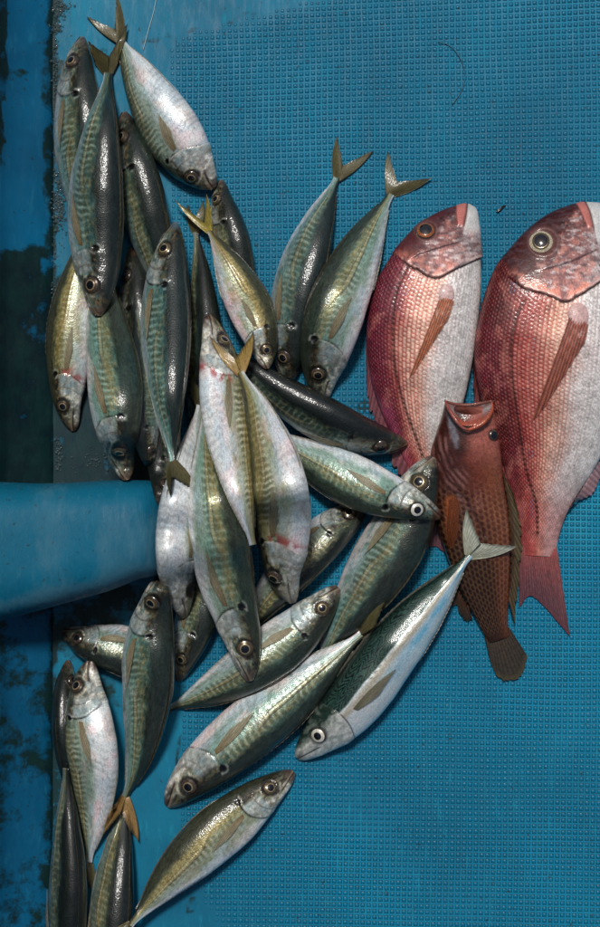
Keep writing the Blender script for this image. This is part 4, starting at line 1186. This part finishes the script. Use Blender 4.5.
# gape: lower lip, upper lip and the fleshy lining, raised folds in the open mouth
def tube(name, pts, rad, col, root, org, mat=None, seg=12, n=30, seed=1, flat=1.0):
    P, _ = arcres(catmull(pts, 60), np.linspace(0, 1, n))
    rr = np.interp(np.linspace(0, 1, n), np.linspace(0, 1, len(rad)), rad)
    T = np.gradient(P, axis=0); T /= np.linalg.norm(T, axis=1, keepdims=True)
    A = np.cross(T, [0, 0, 1.]); A /= np.linalg.norm(A, axis=1, keepdims=True); B = np.cross(A, T)
    th = np.linspace(0, 2 * np.pi, seg, endpoint=False)
    V = P[:, None] + (A[:, None] * np.cos(th)[None, :, None] + B[:, None] * np.sin(th)[None, :, None] * flat) * rr[:, None, None]
    C = np.broadcast_to(np.asarray(col, float), V.shape) * (.7 + .6 * vnoise(V[..., 0] * 400, V[..., 1] * 400, seed))[..., None]
    U = np.stack([V[..., 0] * 10, V[..., 1] * 10], -1)
    me = grid_mesh(name, V - org, C, np.zeros(V.shape[:2]), U, closed=True, caps=True)
    return link(name, me, mat or M_GROUP, root)
zt = .030
def p3(L_): return [tuple(PX(a, b, z)) for a, b, z in L_]
zg0 = float(zg[0])
def sheet_px(name, rows, cols, root, org, mat, n=(14, 24), seed=2):
    """sheet from rows of (px,py,z) control points"""
    A = np.array([[tuple(PX(a, b, z)) for a, b, z in r] for r in rows])
    k = A.shape[0]
    A1 = np.array([catmull(A[i], n[1]) for i in range(k)])
    A2 = np.stack([catmull(A1[:, j], n[0]) for j in range(n[1])], 1)
    C0 = np.array(cols, float); t = np.linspace(0, len(cols) - 1, n[0])
    C = np.stack([np.interp(t, range(len(cols)), C0[:, q]) for q in range(3)], 1)[:, None] * (.75 + .5 * fbm(A2[..., 0] * 300, A2[..., 1] * 300, seed))[..., None]
    V = np.concatenate([A2, A2[::-1] - np.array([0, 0, .0012]), A2[:1]], 0); Cc = np.concatenate([C, C[::-1], C[:1]], 0)
    me = grid_mesh(name, V - org, Cc, np.zeros(V.shape[:2]) + .02, np.stack([V[..., 0] * 10, V[..., 1] * 10], -1))
    return link(name, me, mat, root)
zr = zg0 + .016
sheet_px('mouth_lining', [[(446, 402, zr - .006), (458, 404, zr - .012), (470, 405, zr - .013), (482, 404, zr - .012), (491, 402, zr - .006)],
                          [(448, 408, zr), (460, 412, zr - .007), (470, 413, zr - .008), (480, 411, zr - .006), (491, 408, zr + .001)],
                          [(451, 415, zr + .004), (461, 419, zr), (470, 420, zr + .000), (480, 418, zr + .001), (490, 414, zr + .004)],
                          [(454, 420, zr + .006), (462, 425, zr + .005), (470, 426, zr + .005), (480, 424, zr + .005), (489, 418, zr + .005)]],
         [(.20, .10, .09), (.20, .16, .17), (.26, .07, .05), (.34, .07, .03)], rg, og, M_GROUP)
tube('lip', p3([(445, 400, zr - .003), (449, 409, zr + .004), (455, 419, zr + .008), (462, 427, zr + .009), (468, 430, zr + .009)]), [.0009, .0015, .0018, .0017, .0012], (.24, .06, .045), rg, og)
tube('lip', p3([(492, 402, zr - .003), (492, 410, zr + .004), (487, 419, zr + .008), (478, 426, zr + .009), (468, 430, zr + .009)]), [.0009, .0016, .0022, .0024, .0013], (.34, .07, .03), rg, og)
tube('lip', p3([(445, 401, zr - .004), (455, 404, zr - .009), (468, 405, zr - .011), (482, 403, zr - .009), (492, 401, zr - .004)]), [.0010, .0014, .0015, .0014, .0010], (.20, .07, .05), rg, og)
plan_eye(topg, 493, 435, 4.8, rg, og, M_IRIS_BROWN, M_RIM, None, .74)
px_fin('pectoral_fin', [(449, 500), (455, 497), (460, 504)], [(447, 540), (452, 549), (458, 536)], rg, og, ((.17, .040, .012), (.13, .04, .015)), top=topg, nr=17, nl=16, lift=.0008, seed=21, corr=.0004, mat=M_FINT)
px_fin('tail_fin', [(484, 634), (497, 637), (509, 627)], [(490, 660), (497, 675), (509, 681), (522, 675), (528, 657)], rg, og, ((.035, .019, .010), (.014, .012, .008)), z0=zg[-1] + .001, ztip=.004, nr=27, nl=16, seed=22, corr=.0005, thick=.0012, streak=.4, edge=(.05, .04, .015), rag=1)
px_fin('dorsal_fin', [(502, 470), (508, 510), (511, 560), (509, 600)], [(513, 492), (521, 535), (517, 592), (515, 622)], rg, og, ((.09, .045, .025), (.06, .05, .025)), z0=.016, ztip=.012, nr=34, nl=8, seed=23, corr=.0006, hgt=True, streak=.45, rag=4)
px_fin('anal_fin', [(452, 575), (462, 597), (468, 606)], [(459, 612), (468, 622), (473, 619)], rg, og, ((.14, .06, .03), (.02, .018, .014)), z0=.012, ztip=.004, nr=18, nl=10, seed=24, corr=.0005, streak=.35, rag=3)
px_fin('pelvic_fin', [(447, 540), (452, 556)], [(458, 604), (452, 606)], rg, og, ((.16, .07, .04), (.04, .03, .02)), z0=.012, ztip=.004, nr=10, nl=10, seed=25, corr=.0005)

# ---- the rest of the pile
aji([(126, 480), (122, 455), (117, 420), (114, 380), (109, 338), (103, 290), (99, 245)], 54, 'R', 22, 'horse mackerel with a blue and turquoise flank lying head down against the beam', p=dict(dark=.35, teal=1.0, gold=.7), eye='gold', tail=False)
aji([(184, 618), (178, 575), (178, 535), (182, 495), (192, 450), (200, 405)], 42, 'R', -58, 'white belly-up horse mackerel squeezed against the end of the beam', p=dict(white=.32, dark=.2, teal=.2, gold=.4), eye=None, tips=[(193, 378), (207, 374)], pec=True)
aji([(433, 457), (420, 484), (403, 525), (384, 560), (361, 596), (337, 632), (318, 664)], 62, 'R', 28, 'broad green-backed horse mackerel left of the gaping grouper, snout against its throat', p=dict(dark=.6, teal=.9, pink=.6), eye='gold', tips=[(298, 676), (322, 690)])
aji([(407, 444), (382, 441), (350, 432), (315, 415), (281, 394), (252, 372), (222, 350)], 45, 'U', 48, 'near-black horse mackerel across the middle, snout touching the smaller pink fish', p=dict(dark=1.4, teal=.3, gold=0), eye='dark', tail=False)
aji([(441, 517), (411, 504), (381, 493), (347, 478), (313, 461), (282, 444), (250, 426)], 51, 'D', 0, 'horse mackerel with a bright white-ringed eye pointing right at the grouper', p=dict(dark=.25, teal=.75, gold=.5), eye='pale', tail=False)
aji([(90, 661), (87, 690), (90, 730), (94, 775), (94, 815), (88, 862)], 52, 'L', -28, 'white-bellied horse mackerel head up beside the boat side at lower left', p=dict(white=.32, dark=.3, pink=.8, gold=.6), eye='brown', tips=[(76, 888), (92, 890)])
aji([(66, 1010), (66, 965), (67, 915), (68, 865), (67, 815), (66, 768)], 40, 'R', 58, 'dark horse mackerel in the lower left corner, nearest the boat side', p=dict(dark=1.1, gold=.3), tail=False)
aji([(98, 1030), (103, 985), (108, 935), (113, 890), (119, 845), (125, 798)], 46, 'R', 44, 'dark horse mackerel running out of the bottom edge under the amber tail', p=dict(dark=.9, teal=.4), tail=False)
aji([(167, 806), (182, 788), (206, 765), (240, 736), (285, 700), (325, 666), (362, 634)], 58, 'D', 6, 'long horse mackerel with pinkish ribs, snout lower left, just above the bottom one', p=dict(dark=.45, teal=.6, pink=.9, gold=.4), eye='brown', tips=[(384, 600), (398, 628)])
M_saba = build_fish([(297, 758), (321, 735), (352, 704), (394, 648), (432, 601), (470, 555)], 57, 'U', 2, 'blue-silver mackerel with wavy black back markings, tail lying over the grouper', name='mackerel', group=None, seed=907, hires=True,
    tips=[(466, 508), (517, 546)], eye='pale', paint=saba_paint, mat=M_SABA, p=dict(hd=.92, hv=.92, hw=1.05), eye_r=.027, troll=0, peccol=((.10, .10, .06), (.20, .18, .11)), tailcol=((.30, .30, .20), (.34, .36, .30)))
aji([(338, 587), (319, 609), (293, 635), (262, 659), (226, 682), (192, 699), (168, 709)], 52, 'D', 8, 'horse mackerel pointing up right, just below the plump central one, pectoral fin raised', p=dict(dark=.35, teal=.6, gold=.5), eye='gold', tips=[(142, 706), (150, 728)])
aji([(175, 222), (171, 248), (167, 288), (166, 338), (167, 388), (170, 428), (173, 463)], 51, 'R', 38, 'dark-backed horse mackerel snout up in the left pile, tail ending by the beam', p=dict(dark=.65, teal=1.0, gold=.2), eye='gold', tips=[(174, 496), (197, 490)], troll=10, sink=.3)
aji([(267, 369), (263, 346), (253, 315), (239, 286), (225, 258), (209, 231)], 44, 'R', -4, 'small yellow-backed horse mackerel with a yellow tail, white and pink belly', p=dict(dark=.1, gold=1.1, teal=.1, pink=1.0), eye='gold', tips=[(174, 199), (206, 192)], tailcol=((.34, .27, .05), (.20, .17, .04)), troll=0)
aji([(214, 188), (194, 165), (172, 133), (152, 99), (136, 71), (120, 40)], 57, 'L', -34, 'silver horse mackerel lying diagonally at the top, belly towards the open deck', p=dict(white=.32, dark=.2, teal=.4, gold=.3, pink=.5), eye='brown', tips=[(86, 16), (117, -6)], troll=0)
aji([(98, 316), (98, 284), (96, 240), (96, 190), (101, 130), (108, 73)], 57, 'R', 34, 'large dark horse mackerel head down on top of the upper left pile', p=dict(dark=.7, teal=.9, gold=.2), eye='brown', tips=[(90, 45), (128, 24)], troll=8, sink=.3)
aji([(250, 681), (245, 650), (236, 615), (225, 575), (217, 530), (211, 490), (207, 445), (206, 405)], 57, 'R', 8, 'plump horse mackerel head down at the centre of the pile with a turquoise-white flank', p=dict(dark=.25, teal=.8, gold=.9), eye='gold', tips=[(250, 563), (264, 566)], sink=.35, tailcol=((.07, .05, .03), (.04, .035, .02)))
aji([(208, 315), (216, 343), (222, 380), (227, 425), (236, 475), (246, 515), (253, 545)], 47, 'R', -32, 'white-bellied horse mackerel snout up in the centre, red streak behind its gill', p=dict(white=.32, dark=.15, gold=1, teal=.1, blood=1, pink=.5), eye='gold', tail=False, sink=.35)
aji([(293, 603), (284, 575), (283, 540), (281, 500), (273, 455), (258, 410), (240, 372)], 57, 'L', -38, 'big white-bellied horse mackerel head down on the pile, red gills and amber tail', p=dict(dark=.15, gold=1, teal=.2, blood=1, pink=.6), eye='brown', tips=[(209, 335), (253, 330)], sink=.35, troll=0, tailcol=((.34, .22, .10), (.26, .18, .05)))
aji([(161, 575), (155, 607), (149, 645), (147, 690), (143, 735), (135, 770), (125, 797)], 52, 'R', 32, 'horse mackerel snout up just below the beam end, amber tail over another fish', p=dict(dark=.5, teal=.8, gold=.5), eye='gold', tips=[(105, 831), (139, 842)], troll=5, tailcol=((.26, .16, .06), (.20, .12, .04)))
aji([(294, 772), (268, 791), (240, 814), (205, 844), (170, 878), (130, 925)], 53, 'U', 4, 'olive-backed horse mackerel with a white belly, lowest on the open deck', p=dict(dark=.35, gold=.9, teal=.2), eye='gold', tips=[(95, 945), (118, 975)])

# ------------------------------------------------------------------ small things
def finish_small():
    # nylon line
    P = [tuple(PX(a, b, z)) for a, b, z in [(160, -30, .0015), (155, 5, .0012), (149, 28, .0012), (143, 50, .0012)]]
    P, _ = arcres(catmull(P, 40), np.linspace(0, 1, 30))
    T = np.gradient(P, axis=0); T /= np.linalg.norm(T, axis=1, keepdims=True)
    A = np.cross(T, [0, 0, 1.]); B = np.cross(A, T); th = np.linspace(0, 2 * np.pi, 6, endpoint=False)
    V = P[:, None] + (A[:, None] * np.cos(th)[None, :, None] + B[:, None] * np.sin(th)[None, :, None]) * .0004
    m = gloss_mat('nylon_line', (.35, .50, .55), .2)
    o = link('fishing_line', grid_mesh('fishing_line', V, closed=True, caps=True), m)
    o['label'] = 'thin pale nylon fishing line lying at the top edge of the deck'; o['category'] = 'fishing line'
    P = [tuple(PX(a, b, .0016)) for a, b in [(438, 42), (450, 46), (460, 58), (465, 74), (462, 90), (452, 105)]]
    P, _ = arcres(catmull(P, 40), np.linspace(0, 1, 30))
    T = np.gradient(P, axis=0); T /= np.linalg.norm(T, axis=1, keepdims=True)
    A = np.cross(T, [0, 0, 1.]); B = np.cross(A, T)
    V = P[:, None] + (A[:, None] * np.cos(th)[None, :, None] + B[:, None] * np.sin(th)[None, :, None]) * .00035
    o = link('fibre', grid_mesh('fibre', V, closed=True, caps=True), gloss_mat('dark_fibre', (.01, .06, .09), .4))
    o['label'] = 'faint dark curved fibre on the studded deck at the upper right'; o['category'] = 'fibre'
    # dark scrap
    G = []
    for a in range(5):
        u = a / 4
        G.append([tuple(PX(496 + 10 * v, 211 - 5 * v + (u - .5) * 3.4 * math.sin(v * 2.9 + .1) + .8 * math.sin(v * 6), .0022 + .0012 * math.sin(v * 3 + u))) for v in np.linspace(0, 1, 9)])
    G = np.array(G); V = np.concatenate([G, G[::-1] - np.array([0, 0, .0007]), G[:1]], 0)
    o = link('leaf_scrap', grid_mesh('leaf_scrap', V), gloss_mat('dark_scrap', (.02, .025, .022), .5, coat=.2))
    o['label'] = 'tiny dark scrap lying on the studded deck above the pink fish'; o['category'] = 'scrap'
    # bubbles of foam in the corner by the boat side
    rnd = random.Random(5)
    verts, faces = [], []
    def bub(px, py, r, z):
        b0 = len(verts); seg, rg_ = 8, 4
        for k in range(rg_):
            a = k / rg_ * math.pi / 2
            for s_ in range(seg):
                t = 2 * math.pi * s_ / seg
                P = PX(px, py, z)
                verts.append((P[0] + r * math.cos(a) * math.cos(t), P[1] + r * math.cos(a) * math.sin(t), z + r * math.sin(a)))
        verts.append((P[0], P[1], z + r))
        for k in range(rg_ - 1):
            for s_ in range(seg):
                faces.append((b0 + k * seg + s_, b0 + k * seg + (s_ + 1) % seg, b0 + (k + 1) * seg + (s_ + 1) % seg, b0 + (k + 1) * seg + s_))
        for s_ in range(seg): faces.append((b0 + (rg_ - 1) * seg + s_, b0 + (rg_ - 1) * seg + (s_ + 1) % seg, b0 + rg_ * seg))
    for (cx, cy, sx_, sy_, cnt) in [(61, 8, 7, 9, 120), (57, 28, 5, 6, 60), (55, 60, 2.5, 30, 70), (60, 200, 7, 32, 330), (55, 110, 2, 40, 50), (53, 300, 2, 80, 90), (58, 455, 3, 20, 60), (88, 462, 25, 14, 40), (128, 310, 5, 22, 60)]:
        for _ in range(cnt):
            px_, py_ = rnd.gauss(cx, sx_ * .55), rnd.gauss(cy, sy_ * .55)
            r = rnd.uniform(.0005, .0013) * (1.4 if rnd.random() < .08 else 1)
            bub(px_, py_, r, .0012 if px_ > 54 else .004)
    m, nt_, b = new_mat('foam_bubble')
    no = N(nt_, 'ShaderNodeTexNoise'); no.inputs['Scale'].default_value = 300
    tc = N(nt_, 'ShaderNodeTexCoord'); nt_.links.new(tc.outputs['Object'], no.inputs['Vector'])
    rp = N(nt_, 'ShaderNodeValToRGB'); rp.color_ramp.elements[0].color = (.02, .05, .06, 1); rp.color_ramp.elements[1].color = (.14, .19, .19, 1)
    nt_.links.new(no.outputs[0], rp.inputs[0]); nt_.links.new(rp.outputs[0], b.inputs['Base Color'])
    b.inputs['Roughness'].default_value = .08; b.inputs['Alpha'].default_value = .55
    o = link('foam', raw_mesh('foam', verts, faces, True), m); o['kind'] = 'stuff'
    o['label'] = 'small grey foam bubbles in the wet corner along the boat side'
    # shallow water film in the low corner
    m, nt_, b = new_mat('water_film')
    b.inputs['Base Color'].default_value = (.03, .06, .07, 1)
    no = N(nt_, 'ShaderNodeTexNoise'); no.inputs['Scale'].default_value = 25; no.inputs['Detail'].default_value = 5
    tc = N(nt_, 'ShaderNodeTexCoord'); nt_.links.new(tc.outputs['Object'], no.inputs['Vector'])
    rp = N(nt_, 'ShaderNodeMapRange'); rp.inputs['To Min'].default_value = .02; rp.inputs['To Max'].default_value = .12
    nt_.links.new(no.outputs[0], rp.inputs['Value']); nt_.links.new(rp.outputs[0], b.inputs['Alpha'])
    b.inputs['Roughness'].default_value = .05
    bp = N(nt_, 'ShaderNodeBump'); bp.inputs['Strength'].default_value = .3; bp.inputs['Distance'].default_value = .002
    nt_.links.new(no.outputs[0], bp.inputs['Height']); nt_.links.new(bp.outputs[0], b.inputs['Normal'])
    outl = [(55, -20), (72, -20), (70, 60), (66, 160), (74, 260), (100, 300), (140, 300), (150, 380), (158, 478), (56, 484)]
    vs = [tuple(PX(a, b_, .0010)) for a, b_ in outl] + [tuple(PX(56, 200, .0010))]
    o = link('puddle', raw_mesh('puddle', vs, [tuple(range(len(outl)))[::-1]]), m); o['kind'] = 'structure'
finish_small()
